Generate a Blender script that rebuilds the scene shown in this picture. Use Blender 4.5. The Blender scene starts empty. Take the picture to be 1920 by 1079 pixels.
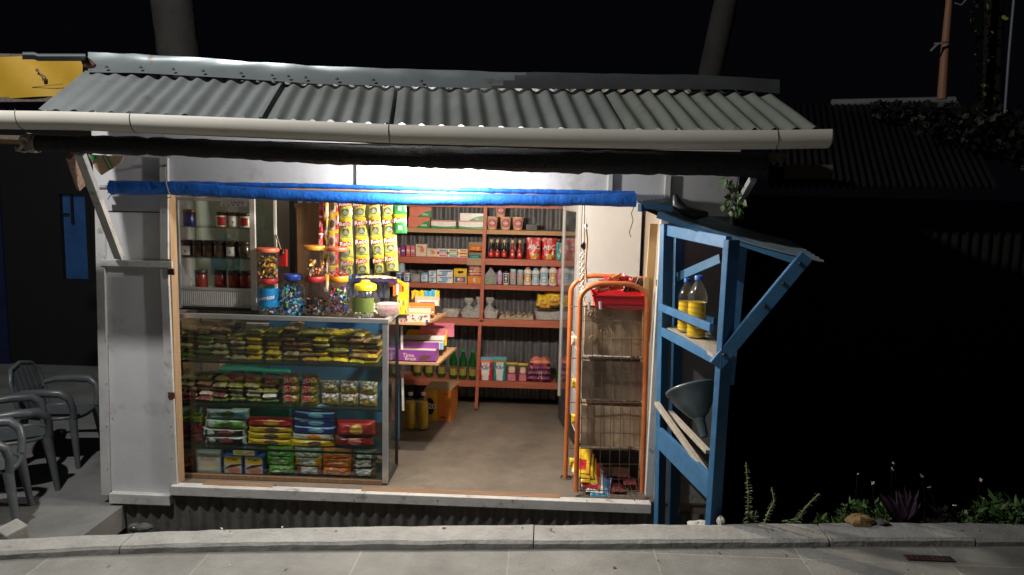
import bpy, math, random
from mathutils import Vector, Matrix, noise
random.seed(11)
C = bpy.context.scene.collection
SC = bpy.context.scene
# ------------------------------------------------------------------ camera
F = 1450.0; CX, CY = 960.0, 539.5
CAM = Vector((0, -4.53, 1.75))
PITCH, YAW, ROLL = math.radians(7.2), math.radians(2.3), 0.022
fw = Vector((-math.sin(YAW)*math.cos(PITCH), math.cos(YAW)*math.cos(PITCH), -math.sin(PITCH)))
r0 = Vector((math.cos(YAW), math.sin(YAW), 0)); u0 = r0.cross(fw)
RT = math.cos(ROLL)*r0 + math.sin(ROLL)*u0
UP = math.cos(ROLL)*u0 - math.sin(ROLL)*r0
cd = bpy.data.cameras.new('camera'); cam = bpy.data.objects.new('camera', cd); C.objects.link(cam)
M4 = Matrix((RT, UP, -fw)).transposed().to_4x4(); M4.translation = CAM
cam.matrix_world = M4
cd.sensor_width = 36; cd.lens = F/1920*36; cd.clip_start = 0.05; cd.clip_end = 300
SC.camera = cam
# ------------------------------------------------------------------ night sky
w = bpy.data.worlds.new('World'); SC.world = w; w.use_nodes = True
bg = w.node_tree.nodes['Background']; bg.inputs[0].default_value = (0.55, 0.6, 0.9, 1); bg.inputs[1].default_value = 0.0022
# ------------------------------------------------------------------ lamp of the street (stands left in front, out of frame)
def point(name, loc, power, col, rad):
    l = bpy.data.lights.new(name, 'POINT'); l.energy = power; l.color = col; l.shadow_soft_size = rad
    o = bpy.data.objects.new(name, l); C.objects.link(o); o.location = loc; return o
point('street_light', (-2.75, -2.2, 4.3), 450, (1.0, 0.985, 0.95), 0.07)
SC.view_settings.view_transform = 'Standard'; SC.view_settings.look = 'None'
SC.view_settings.exposure = 0; SC.view_settings.gamma = 1
SC.cycles.transparent_max_bounces = 24
SC.render.resolution_x = 1024; SC.render.resolution_y = 575

# ------------------------------------------------------------------ helpers
def ray(px, py):
    return (fw*F + RT*(px-CX) + UP*(CY-py))
def U(px, py, Y):
    d = ray(px, py); t = (Y-CAM.y)/d.y; p = CAM + d*t
    return p.x, p.z
def UV(px, py, Y):
    x, z = U(px, py, Y); return Vector((x, Y, z))
def G(px, py, z):
    d = ray(px, py); t = (z-CAM.z)/d.z; return CAM + d*t
def XX(px, py, Y): return U(px, py, Y)[0]
def ZZ(px, py, Y): return U(px, py, Y)[1]
def S(Y): return F/(Y-CAM.y)

ORD = ['first','second','third','fourth','fifth','sixth','seventh','eighth','ninth','tenth','eleventh','twelfth','thirteenth','fourteenth','fifteenth']
MATS = {}
def mat(name, col, rough=0.55, metal=0.0, var=0.12, vs=6.0, bump=0.0, bs=40.0, col2=None, spots=0.0, ss=8.0, spot=(0.1,0.05,0.02), coat=0.0, trans=0.0, spec=0.5, emis=0):
    if name in MATS: return MATS[name]
    m = bpy.data.materials.new(name); m.use_nodes = True; MATS[name] = m
    nt = m.node_tree; N = nt.nodes; L = nt.links; b = N['Principled BSDF']
    b.inputs['Roughness'].default_value = rough; b.inputs['Metallic'].default_value = metal
    b.inputs['Specular IOR Level'].default_value = spec
    if coat: b.inputs['Coat Weight'].default_value = coat; b.inputs['Coat Roughness'].default_value = 0.12
    if trans: b.inputs['Transmission Weight'].default_value = trans
    if emis:
        b.inputs['Emission Color'].default_value = (*col, 1); b.inputs['Emission Strength'].default_value = emis
    tc = N.new('ShaderNodeTexCoord')
    n1 = N.new('ShaderNodeTexNoise'); n1.inputs['Scale'].default_value = vs; n1.inputs['Detail'].default_value = 6; n1.inputs['Roughness'].default_value = 0.65
    L.new(tc.outputs['Object'], n1.inputs['Vector'])
    r = N.new('ShaderNodeValToRGB')
    c2 = col2 if col2 else tuple(c*(1-var) for c in col)
    c1 = col if col2 else tuple(min(1, c*(1+var*0.7)) for c in col)
    r.color_ramp.elements[0].position = 0.32; r.color_ramp.elements[1].position = 0.68
    r.color_ramp.elements[0].color = (*c2, 1); r.color_ramp.elements[1].color = (*c1, 1)
    L.new(n1.outputs['Fac'], r.inputs['Fac'])
    out = r.outputs['Color']
    if spots:
        n2 = N.new('ShaderNodeTexNoise'); n2.inputs['Scale'].default_value = ss; n2.inputs['Detail'].default_value = 8; n2.inputs['Roughness'].default_value = 0.7
        L.new(tc.outputs['Object'], n2.inputs['Vector'])
        r2 = N.new('ShaderNodeValToRGB'); e = r2.color_ramp.elements
        e[0].position = 0.62-0.12*spots; e[1].position = 0.74-0.1*spots; e[0].color = (0,0,0,1); e[1].color = (1,1,1,1)
        L.new(n2.outputs['Fac'], r2.inputs['Fac'])
        mx = N.new('ShaderNodeMixRGB'); L.new(r2.outputs['Color'], mx.inputs['Fac']); L.new(out, mx.inputs['Color1']); mx.inputs['Color2'].default_value = (*spot, 1)
        out = mx.outputs['Color']
    L.new(out, b.inputs['Base Color'])
    if bump:
        n3 = N.new('ShaderNodeTexNoise'); n3.inputs['Scale'].default_value = bs; n3.inputs['Detail'].default_value = 4
        L.new(tc.outputs['Object'], n3.inputs['Vector'])
        bp = N.new('ShaderNodeBump'); bp.inputs['Strength'].default_value = bump; bp.inputs['Distance'].default_value = 0.01
        L.new(n3.outputs['Fac'], bp.inputs['Height']); L.new(bp.outputs['Normal'], b.inputs['Normal'])
    return m
def wood(name, col, col2, rough=0.6, axis=0, bump=0.15):
    if name in MATS: return MATS[name]
    m = mat(name, col, rough); nt = m.node_tree; N = nt.nodes; L = nt.links; b = N['Principled BSDF']
    n = [x for x in N if x.type == 'TEX_NOISE'][0]; tc = [x for x in N if x.type == 'TEX_COORD'][0]
    mp = N.new('ShaderNodeMapping'); sc = [22, 22, 22]; sc[axis] = 1.6; mp.inputs['Scale'].default_value = sc
    L.new(tc.outputs['Object'], mp.inputs['Vector']); L.new(mp.outputs['Vector'], n.inputs['Vector']); n.inputs['Scale'].default_value = 2.2
    r = [x for x in N if x.type == 'VALTORGB'][0]; r.color_ramp.elements[0].color = (*col2, 1); r.color_ramp.elements[1].color = (*col, 1)
    bp = N.new('ShaderNodeBump'); bp.inputs['Strength'].default_value = bump; bp.inputs['Distance'].default_value = 0.004
    L.new(n.outputs['Fac'], bp.inputs['Height']); L.new(bp.outputs['Normal'], b.inputs['Normal'])
    return m
def glass(name, tint=(0.93,0.97,0.95), refl=1.0, rough=0.03, dirt=0.04):
    if name in MATS: return MATS[name]
    m = bpy.data.materials.new(name); m.use_nodes = True; MATS[name] = m
    nt = m.node_tree; N = nt.nodes; L = nt.links; N.remove(N['Principled BSDF']); out = N['Material Output']
    t = N.new('ShaderNodeBsdfTransparent'); t.inputs[0].default_value = (*tint, 1)
    g = N.new('ShaderNodeBsdfGlossy'); g.inputs['Roughness'].default_value = rough; g.inputs[0].default_value = (refl, refl, refl, 1)
    lw0 = N.new('ShaderNodeLayerWeight'); lw0.inputs['Blend'].default_value = 0.5
    pw = N.new('ShaderNodeMath'); pw.operation = 'POWER'; pw.inputs[1].default_value = 4.0; L.new(lw0.outputs['Facing'], pw.inputs[0])
    lw = N.new('ShaderNodeMath'); lw.operation = 'MULTIPLY_ADD'; lw.inputs[1].default_value = 0.8; lw.inputs[2].default_value = 0.035; L.new(pw.outputs[0], lw.inputs[0])
    mx = N.new('ShaderNodeMixShader'); L.new(lw.outputs[0], mx.inputs[0]); L.new(t.outputs[0], mx.inputs[1]); L.new(g.outputs[0], mx.inputs[2])
    d0 = N.new('ShaderNodeBsdfDiffuse'); d0.inputs[0].default_value = (0.85, 0.85, 0.83, 1)
    d1 = N.new('ShaderNodeBsdfTranslucent'); d1.inputs[0].default_value = (0.85, 0.85, 0.83, 1)
    d = N.new('ShaderNodeMixShader'); L.new(d0.outputs[0], d.inputs[1]); L.new(d1.outputs[0], d.inputs[2])
    nz = N.new('ShaderNodeTexNoise'); nz.inputs['Scale'].default_value = 9; nz.inputs['Detail'].default_value = 8
    mt = N.new('ShaderNodeMath'); mt.operation = 'MULTIPLY'; mt.inputs[1].default_value = dirt*2; L.new(nz.outputs['Fac'], mt.inputs[0])
    m2 = N.new('ShaderNodeMixShader'); L.new(mt.outputs[0], m2.inputs[0]); L.new(mx.outputs[0], m2.inputs[1]); L.new(d.outputs[0], m2.inputs[2])
    L.new(m2.outputs[0], out.inputs[0]); return m

ORG = {}
class MB:
    def __init__(s): s.v = []; s.f = []; s.m = []; s.sm = []; s.mats = []
    def mi(s, m):
        if m not in s.mats: s.mats.append(m)
        return s.mats.index(m)
    def add(s, vs, fs, m, smooth=False):
        o = len(s.v); s.v.extend([Vector(v) for v in vs]); i = s.mi(m)
        for f in fs: s.f.append([a+o for a in f]); s.m.append(i); s.sm.append(smooth)
        return s
    def box(s, x0, x1, y0, y1, z0, z1, m):
        if x0 > x1: x0, x1 = x1, x0
        if y0 > y1: y0, y1 = y1, y0
        if z0 > z1: z0, z1 = z1, z0
        v = [(x0,y0,z0),(x1,y0,z0),(x1,y1,z0),(x0,y1,z0),(x0,y0,z1),(x1,y0,z1),(x1,y1,z1),(x0,y1,z1)]
        return s.add(v, [(0,3,2,1),(4,5,6,7),(0,1,5,4),(1,2,6,5),(2,3,7,6),(3,0,4,7)], m)
    def pb(s, px0, py0, px1, py1, Y, d, m):        # upright board whose front face lies at depth Y
        mx, my = (px0+px1)/2, (py0+py1)/2
        return s.box(XX(px0, my, Y), XX(px1, my, Y), Y, Y+d, ZZ(mx, py0, Y), ZZ(mx, py1, Y), m)
    def bar(s, p, q, a, b, m, up=(0,0,1)):          # timber from p to q; a = width across, b = along 'up'
        p = Vector(p); q = Vector(q); d = (q-p).normalized(); u = Vector(up)
        sd = d.cross(u).normalized(); u = sd.cross(d).normalized()
        vs = []
        for e in (p, q):
            for i, j in ((-1,-1),(1,-1),(1,1),(-1,1)): vs.append(e + sd*a/2*i + u*b/2*j)
        return s.add(vs, [(0,3,2,1),(4,5,6,7),(0,1,5,4),(1,2,6,5),(2,3,7,6),(3,0,4,7)], m)
    def tube(s, pts, r, m, seg=10, rf=None, cap=True, smooth=True):
        pts = [Vector(p) for p in pts]; vs = []; fs = []; n = len(pts)
        up = Vector((0,0,1))
        pu = None
        for i, p in enumerate(pts):
            d = (pts[min(i+1,n-1)]-pts[max(i-1,0)]).normalized()
            if pu is None:
                a = Vector((0,0,1)) if abs(d.z) < 0.9 else Vector((0,1,0))
                pu = (a - d*a.dot(d)).normalized()
            else: pu = (pu - d*pu.dot(d)).normalized()
            sd = d.cross(pu)
            for k in range(seg):
                an = 2*math.pi*k/seg; rr = r[i] if isinstance(r, (list,tuple)) else r
                if rf: rr *= rf(i, k, p)
                vs.append(p + (pu*math.cos(an)+sd*math.sin(an))*rr)
        for i in range(n-1):
            for k in range(seg):
                fs.append((i*seg+k, i*seg+(k+1)%seg, (i+1)*seg+(k+1)%seg, (i+1)*seg+k))
        s.add(vs, fs, m, smooth)
        if cap:
            s.add(vs[:seg], [tuple(range(seg))[::-1]], m); s.add(vs[-seg:], [tuple(range(seg))], m)
        return s
    def lathe(s, prof, m, seg=20, o=(0,0,0), smooth=True, capb=True, capt=True, mf=None):
        o = Vector(o); n = len(prof); vs = []
        for r, z in prof:
            for k in range(seg):
                a = 2*math.pi*k/seg; vs.append(o + Vector((r*math.cos(a), r*math.sin(a), z)))
        for i in range(n-1):
            fs = [(i*seg+k, i*seg+(k+1)%seg, (i+1)*seg+(k+1)%seg, (i+1)*seg+k) for k in range(seg)]
            if i == 0: base = len(s.v); s.v.extend(vs)
            mm = s.mi(mf(i) if mf else m)
            for f in fs: s.f.append([a+base for a in f]); s.m.append(mm); s.sm.append(smooth)
        if capb: s.add(vs[:seg], [tuple(range(seg))[::-1]], m)
        if capt: s.add(vs[-seg:], [tuple(range(seg))], m)
        return s
    def grid(s, nu, nv, fn, m, smooth=True, mf=None):
        vs = [fn(i/nu, j/nv) for j in range(nv+1) for i in range(nu+1)]
        base = len(s.v); s.v.extend([Vector(v) for v in vs])
        for j in range(nv):
            for i in range(nu):
                a = base+j*(nu+1)+i
                s.f.append([a, a+1, a+nu+2, a+nu+1]); s.m.append(s.mi(mf((i+.5)/nu, (j+.5)/nv) if mf else m)); s.sm.append(smooth)
        return s
    def text(s, txt, size, m, fn, sx=1.0):          # fn maps centred (x, y) of the lettering to a point
        vs, fs = glyphs(txt)
        s.add([fn(x*size*sx, y*size) for x, y in vs], fs, m); return s
    def build(s, name, parent=None, origin=None, bevel=0):
        if parent is not None: og = ORG[parent.name]
        elif origin is not None: og = Vector(origin)
        else:
            xs = [v.x for v in s.v]; ys = [v.y for v in s.v]; zs = [v.z for v in s.v]
            og = Vector(((min(xs)+max(xs))/2, (min(ys)+max(ys))/2, min(zs)))
        me = bpy.data.meshes.new(name)
        me.from_pydata([tuple(v-og) for v in s.v], [], s.f)
        for m in s.mats: me.materials.append(m)
        me.polygons.foreach_set('material_index', s.m); me.polygons.foreach_set('use_smooth', s.sm); me.update()
        o = bpy.data.objects.new(name, me); C.objects.link(o)
        if parent is not None: o.parent = parent
        else: o.location = og
        ORG[o.name] = og
        if bevel:
            bv = o.modifiers.new('bevel', 'BEVEL'); bv.width = bevel; bv.segments = 2; bv.limit_method = 'ANGLE'
        return o
GL = {}
def glyphs(txt):
    if txt in GL: return GL[txt]
    c = bpy.data.curves.new('t', 'FONT'); c.body = txt; c.size = 1; c.align_x = 'CENTER'; c.align_y = 'CENTER'; c.resolution_u = 3; c.offset = 0.018
    o = bpy.data.objects.new('t', c); me = o.to_mesh()
    vs = [(v.co.x, v.co.y) for v in me.vertices]; fs = [tuple(p.vertices) for p in me.polygons]
    o.to_mesh_clear(); bpy.data.objects.remove(o); bpy.data.curves.remove(c)
    GL[txt] = (vs, fs); return GL[txt]
def tag(o, label, cat, group=None, kind=None):
    o['label'] = label; o['category'] = cat
    if group: o['group'] = group
    if kind: o['kind'] = kind
    return o
def thing(name, loc, label, cat, group=None):
    o = bpy.data.objects.new(name, None); C.objects.link(o); o.location = loc; o.empty_display_size = 0.05
    ORG[o.name] = Vector(loc); return tag(o, label, cat, group)
def struct(o): o['kind'] = 'structure'; return o
KIDS = {}
def dup(root, loc, rot=(0,0,0), label=None, scale=None):
    r = root.copy(); C.objects.link(r); r.location = loc; r.rotation_euler = rot
    if scale: r.scale = scale
    if label: r['label'] = label
    for ch in list(root.children):
        c = ch.copy(); C.objects.link(c); c.parent = r
        for g in list(ch.children):
            d = g.copy(); C.objects.link(d); d.parent = c
    return r
class Proto:                                        # first use moves the original, later ones copy it
    def __init__(s, root): s.r = root; s.used = False
    def put(s, loc, rot=(0,0,0), label=None, scale=None):
        if not s.used:
            s.used = True; s.src = s.r; s.r.location = loc; s.r.rotation_euler = rot
            if scale: s.r.scale = scale
            if label: s.r['label'] = label
            return s.r
        return dup(s.r, loc, rot, label, scale)

# ------------------------------------------------------------------ materials
WHITEP = mat('white_paint_board', (0.60,0.60,0.62), 0.5, var=0.1, vs=2.5, bump=0.08, bs=40, spots=0.5, ss=4.5, spot=(0.47,0.46,0.46))
TRIM = mat('white_trim', (0.55,0.55,0.54), 0.55, var=0.15, vs=5, spots=0.35, ss=12, spot=(0.3,0.28,0.25), bump=0.1, bs=50)
CREAM = mat('cream_wall', (0.44,0.385,0.32), 0.6, var=0.1, vs=2, bump=0.05)
ZINCD = mat('dull_zinc', (0.17,0.17,0.18), 0.55, metal=0.4, var=0.3, vs=4, spots=0.5, ss=9, spot=(0.3,0.3,0.32))
SHELFP = wood('terracotta_paint', (0.50,0.15,0.085), (0.36,0.10,0.06), 0.5, 0)
PLANK = wood('pale_plank', (0.55,0.33,0.17), (0.42,0.23,0.11), 0.6, 0)
BROWNW = wood('brown_board', (0.30,0.17,0.09), (0.2,0.11,0.055), 0.55, 2)
JAMW = wood('jamb_wood', (0.48,0.33,0.2), (0.35,0.22,0.12), .6, 2)
YELW = wood('yellow_wood', (0.75,0.50,0.24), (0.6,0.36,0.15), 0.55, 2)
BLUEP = mat('blue_paint', (0.042,0.15,0.31), 0.55, var=0.22, vs=7, bump=0.2, bs=30, spots=0.42, ss=18, spot=(0.09,0.18,0.27))
BLUED = mat('blue_paint_dull', (0.045,0.15,0.28), 0.5, var=0.2, vs=5, bump=0.1)
ALU = mat('aluminium', (0.62,0.62,0.62), 0.35, metal=0.7, var=0.1, vs=8)
ALUW = mat('white_aluminium', (0.7,0.7,0.68), 0.4, metal=0.1, var=0.06)
PANE = glass('pane', (0.80,0.88,0.84), 0.8, 0.02, 0.01)
PANE2 = glass('pane_clear', (0.95,0.98,0.96), 0.6, 0.02, 0.002)
CLEARP = glass('clear_plastic', (0.93,0.94,0.95), 0.9, 0.09, 0.025)
MILKY = glass('milky_plastic', (0.92,0.92,0.92), 0.7, 0.3, 0.55)
CARD = mat('cardboard', (0.36,0.25,0.15), 0.75, var=0.12, vs=4, bump=0.08, bs=20)
ORANGEP = mat('orange_enamel', (0.62,0.17,0.05), 0.4, var=0.18, vs=14, spots=0.3, ss=20, spot=(0.28,0.1,0.05))
WIRE = mat('rusty_wire', (0.13,0.075,0.05), 0.7, metal=0.0, var=0.3, vs=30)
WHITEW = mat('white_wire', (0.7,0.66,0.6), 0.5)
BLACK = mat('black_plastic', (0.015,0.015,0.017), 0.45)
DARK = mat('near_black', (0.03,0.03,0.033), 0.7, var=0.3)  # plain near-black for screws, joints, rods and dark boards
CONC = mat('concrete', (0.30,0.29,0.265), 0.85, var=0.22, vs=5, bump=0.35, bs=60, spots=0.3, ss=5, spot=(0.16,0.15,0.14))

def pk(name, col, rough=0.32, **k):               # printed film or carton
    return mat('print_'+name, col, rough, var=k.pop('var', 0.1), vs=k.pop('vs', 25), bump=k.pop('bump', 0.0), **k)
RED = pk('red', (0.55,0.03,0.03)); WHT = pk('white', (0.78,0.76,0.74)); GRN = pk('green', (0.04,0.27,0.08)); YEL = pk('yellow', (0.78,0.52,0.03))
LIME = pk('lime', (0.48,0.53,0.14)); BLU = pk('blue', (0.04,0.13,0.45)); LBLU = pk('light_blue', (0.22,0.45,0.65)); TEAL = pk('teal', (0.02,0.28,0.28))
PNK = pk('pink', (0.65,0.2,0.28)); LIL = pk('lilac', (0.5,0.38,0.6)); ORA = pk('orange', (0.72,0.22,0.04)); PUR = pk('purple', (0.25,0.06,0.30))
BRN = pk('brown', (0.14,0.065,0.035)); NAV = pk('navy', (0.03,0.03,0.12)); CRM = pk('cream', (0.68,0.56,0.42)); BLK = pk('black', (0.02,0.018,0.018)); GRY = pk('grey', (0.35,0.33,0.32))
SALM = pk('salmon', (0.72,0.22,0.15)); LIMEX = None; MINT = pk('mint', (0.35,0.6,0.5)); GOLD = pk('gold', (0.65,0.36,0.05)); OLV = pk('olive', (0.30,0.27,0.06)); KHA = pk('khaki', (0.42,0.36,0.2)); MAR = pk('maroon', (0.2,0.05,0.05))
DGRN = pk('dark_green', (0.08,0.14,0.03)); DYEL = pk('dull_yellow', (0.62,0.46,0.03)); DBRN = pk('dark_brown', (0.13,0.08,0.05)); SKY_ = pk('cyan', (0.08,0.4,0.6)); TBLU = pk('teal_blue', (0.2,0.5,0.55))

# ================================================================== GROUND
KY = -0.93; KZ = ZZ(1320, 985, KY); PZ = KZ-0.036; TZ = -0.25; FZ = ZZ(760, 926, 0); YB = 2.2; YS = 1.88
def path_mat():
    m = mat('paving', (0.26,0.26,0.245), 0.75, var=0.28, vs=3, bump=0.3, bs=70, spots=0.2, ss=2.5, spot=(0.19,0.18,0.165))
    nt = m.node_tree; N = nt.nodes; L = nt.links; b = N['Principled BSDF']
    src = b.inputs['Base Color'].links[0].from_socket
    tc = [x for x in N if x.type == 'TEX_COORD'][0]
    br = N.new('ShaderNodeTexBrick'); br.offset = 0.0; br.inputs['Scale'].default_value = 1.0
    br.inputs['Brick Width'].default_value = 0.66; br.inputs['Row Height'].default_value = 0.9; br.inputs['Mortar Size'].default_value = 0.004; br.inputs['Mortar Smooth'].default_value = 0.4
    br.inputs['Color1'].default_value = (0.82,0.82,0.80,1); br.inputs['Color2'].default_value = (1.12,1.1,1.08,1); br.inputs['Mortar'].default_value = (1.45,1.4,1.3,1)
    mp = N.new('ShaderNodeMapping'); mp.inputs['Location'].default_value = (0.12, 0.27, 0); L.new(tc.outputs['Object'], mp.inputs[0]); L.new(mp.outputs[0], br.inputs['Vector'])
    mx = N.new('ShaderNodeMixRGB'); mx.blend_type = 'MULTIPLY'; mx.inputs[0].default_value = 1; L.new(src, mx.inputs[1]); L.new(br.outputs['Color'], mx.inputs[2])
    L.new(mx.outputs[0], b.inputs['Base Color']); return m
KL = [G(x, y, KZ) for x, y in ((-400,1040),(-60,1018),(160,1006),(340,998),(640,991),(960,987),(1320,985),(1920,983),(2600,982))]
def ky(x):
    if x <= KL[0].x: return KL[0].y
    for p, q_ in zip(KL, KL[1:]):
        if x <= q_.x: return p.y+(q_.y-p.y)*(x-p.x)/(q_.x-p.x)
    return KL[-1].y
b = MB(); vs = [(-12,-9), (12,-9)] + [(x, ky(x)-.08) for x in [12,5,4,3]+[2.9-.25*i for i in range(26)]+[-4.5,-12]]
b.add([(x,y_,PZ) for x, y_ in vs], [tuple(range(len(vs)))], path_mat()); struct(b.build('path', origin=(0,0,PZ)))
SOIL = mat('soil', (0.05,0.04,0.03), 0.95, var=0.4, vs=12, bump=0.8, bs=30)
b = MB(); b.box(-30, 30, -1.3, 40, -0.9, TZ-0.22, SOIL); struct(b.build('ground', origin=(0,0,TZ-.22)))
PAT = mat('patio_concrete', (0.20,0.20,0.195), 0.8, var=0.25, vs=3, bump=0.3, bs=40)
b = MB(); b.box(-9, XX(222, 985, -.1), -1.2, 4.0, TZ-0.15, TZ, PAT); struct(b.build('patio', origin=(-4,0,TZ)))
# kerb stones: a few cast lengths, joints at px 1540 and 1820
def kerb(px0, px1, dz=0, n=24, y0=KY-0.175):
    x0, x1 = XX(px0, 1000, KY), XX(px1, 1000, KY); b = MB()
    ch = 0.012
    prof = [(-0.165,-0.06),(-0.165,KZ-PZ-0.012+0.0),(-0.15,KZ-PZ),(0.0,KZ-PZ+0.004),(0.0,-0.4)]
    def fn(u, v):
        k = v*(len(prof)-1); i = min(int(k), len(prof)-2); t = k-i
        py = prof[i][0]*(1-t)+prof[i+1][0]*t; pz = prof[i][1]*(1-t)+prof[i+1][1]*t
        x = x0 + (x1-x0)*u
        nn = noise.noise(Vector((x*5, i*3.1, 0)))*0.006 + noise.noise(Vector((x*19, i*3.1, 4)))*0.003
        wf = 1 if x > -.2 else max(.62, 1+.14*(x+.2))
        return (x, ky(x)+py*wf+nn*(1 if i > 0 else 1), PZ+pz+nn*0.5*(0 if i > 2 and v > .99 else 1)+dz)
    b.grid(max(6, int((x1-x0)*16)), 8, fn, KERBM, smooth=False)
    for u in (0, 1):
        vs = [fn(u, v/8) for v in range(9)]; b.add(vs, [tuple(range(9))], KERBM)
    return b.build('kerb')
KERBM = mat('kerb_concrete', (0.36,0.355,0.335), 0.85, var=0.2, vs=7, bump=0.5, bs=45, spots=0.35, ss=9, spot=(0.2,0.19,0.17))
for a, c, dz in ((-900, 320, 0.0), (322, 1000, .002), (1002, 1538, 0.0), (1542, 1820, 0.004), (1824, 2900, -.002)): struct(kerb(a, c, dz))

# ================================================================== KIOSK
kx = (XX(190,650,0)+XX(1360,650,0))/2
kiosk = thing('kiosk', (kx, 1.0, TZ), 'small white boarded kiosk with corrugated roof and open lit shop front', 'kiosk')
XL = XX(192, 650, 0); XO = XX(322, 650, 0); XR = XX(1223, 700, 0); XE = XX(1352, 700, 0)
ZH = ZZ(760, 372, 0)       # header underside
# floor
FLM = mat('screed_floor', (0.18,0.15,0.12), 0.6, var=0.3, vs=3.4, bump=0.15, bs=30, spots=0.4, ss=2.2, spot=(0.125,0.105,0.085))
b = MB(); b.box(XL+.02, XE-.02, 0.012, YB-.02, FZ-.1, FZ, FLM); b.build('floor_slab', kiosk)
# front boards, set behind the battens
b = MB(); b.box(XL, XO-0.008, 0.0, 0.02, FZ-.055, 2.3, WHITEP); b.build('wall_panel', kiosk)
b = MB(); b.box(XO-0.006, XR+0.05, 0.0, 0.02, ZH, 2.3, WHITEP); b.build('header_panel', kiosk)
PG = mat('grey_panel', (0.20,0.20,0.20), 0.6, var=0.2, vs=3, spots=0.3, ss=5, spot=(0.11,0.11,0.11))
b = MB(); b.box(XR+0.052, XE, 0.0, 0.02, FZ, 1.62, PG); b.build('wall_panel', kiosk)
b = MB(); b.box(XR+0.052, XE+.04, 0.0, 0.02, 1.625, 2.3, WHITEP); b.build('wall_panel', kiosk)
# battens
def batten(px0, py0, px1, py1, dpt=0.018, m=TRIM, Y=-0.018): 
    q = MB(); q.pb(px0, py0, px1, py1, Y, dpt-.001, m); q.build('batten', kiosk, bevel=.002)
q = MB(); q.bar(UV(187,380,-.012), UV(199,928,-.012), .052, .022, TRIM, (0,1,0)); q.build('batten', kiosk, bevel=.002)
q = MB(); q.bar(UV(309,503,-.012), UV(327,928,-.012), .05, .022, TRIM, (0,1,0)); q.build('batten', kiosk, bevel=.002)
q = MB(); q.bar(UV(308,296,-.012), UV(309,486,-.012), .05, .022, TRIM, (0,1,0)); q.build('batten', kiosk, bevel=.002)
batten(188, 489, 322, 501, Y=-0.03)
batten(668, 300, 673, 366); batten(1140, 318, 1149, 362); batten(1246, 330, 1257, 410)
q = MB(); q.pb(203, 396.5, 300, 398.5, -0.003, .003, DARK); q.build('panel_joint', kiosk)
# screw heads on the battens
for (x, y) in ((194,420),(196,560),(198,640),(199,720),(200,800),(202,880),(316,540),(318,600),(319,660),(321,800),(322,860),(309,330),(240,494),(280,496),(206,775)):
    q = MB(); p = UV(x, y, -0.031 if 489 < y < 501 else -0.0235); q.lathe([(0.0045,0),(0.003,0.002)], DARK, 8, p); q.build('screw', kiosk)
# hinge plates
HNG = mat('rusty_hinge', (0.10,0.04,0.025), 0.6, var=0.4, vs=60)
for (x, y) in ((320,510),(321,742),(1237,531),(1226,759)):
    q = MB(); p = UV(x, y, -0.03); q.box(p.x-.02, p.x+.02, -0.03, -0.0245, p.z-.019, p.z+.019, HNG); q.tube([(p.x+.02,-.032,p.z-.019),(p.x+.02,-.032,p.z+.019)], .005, HNG, 8); q.build('hinge', kiosk)
# jambs (yellow wood edge on the left)
q = MB(); q.box(XO, XO+0.018, -0.005, 0.075, FZ, ZH-.002, JAMW); q.build('jamb', kiosk, bevel=.003)
q = MB(); q.bar(UV(1246, 405, -.02), UV(1216, 928, -.02), 0.045, 0.05, TRIM, (0,1,0)); q.build('jamb', kiosk, bevel=.003)
q = MB(); q.box(XO+.029, XR, 0.0215, 0.06, ZH, ZH+.06, YELW); q.build('lintel', kiosk, bevel=.003)
# sill boards
SILL = mat('sill_paint', (0.58,0.57,0.55), 0.55, var=0.15, vs=9, spots=0.5, ss=10, spot=(0.25,0.22,0.18), bump=0.2)
q = MB(); q.pb(204, 928, 318, 947, -0.045, .06, SILL); q.build('sill_board', kiosk, bevel=.004)
q = MB(); q.pb(320, 929, 1222, 947, -0.05, .065, SILL); q.build('sill_board', kiosk, bevel=.004)
for x in (345, 404, 500, 664, 820, 960, 1100, 1190): 
    q = MB(); p = UV(x, 939, -0.0515); q.lathe([(0.004,0),(0.004,0.0035)], DARK, 7, p); q.build('nail', kiosk)
# corrugated skirt below the sill
def corrugated(b, fn_top, fn_bot, n, amp, m, nv=3, per=12):
    nu = n*per
    def fn(u, v):
        t = Vector(fn_top(u)); q_ = Vector(fn_bot(u)); p = t.lerp(q_, v)
        return p
    return nu, fn
SKIRT = mat('skirt_zinc', (0.15,0.15,0.14), 0.65, metal=0.2, var=0.35, vs=5, spots=0.6, ss=7, spot=(0.05,0.045,0.04))
x0, x1 = XX(207,965,0.02), XX(1345,965,0.02)
q = MB(); n = int((x1-x0)/0.078)
q.grid(n*10, 2, lambda u, v: (x0+(x1-x0)*u, 0.0+0.011*math.cos(u*n*2*math.pi), FZ-.42+v*0.36), SKIRT); q.build('skirt', kiosk)
# sides, back
q = MB(); q.box(XL-.02, XL-.001, 0.021, YB, -.3, 2.25, WHITEP); q.build('side_wall', kiosk)
q = MB(); q.box(XE+.002, XE+.02, 0.021, YB, -.3, 2.25, WHITEP); q.build('side_wall', kiosk)
q = MB(); n = int((XE-XL)/0.076)
q.grid(n*10, 2, lambda u, v: (XL+(XE-XL)*u, YB+0.010*math.sin(u*n*2*math.pi), -0.1+v*2.4), ZINCD); q.build('back_wall', kiosk)
# inside partition boards
q = MB(); q.box(XL+.0, XX(546,470,1.3), 1.3, 1.32, FZ, 2.24, CREAM); q.build('partition', kiosk)
XP = XX(1097, 450, 1.35)
q = MB(); q.box(XP-.02, XE-.0, 1.45, 1.47, FZ, 2.24, CREAM); q.build('partition', kiosk)
q = MB(); q.box(XR+.055, XR+.07, 0.0215, 1.449, FZ, 2.2, CREAM); q.build('partition', kiosk)

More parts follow.
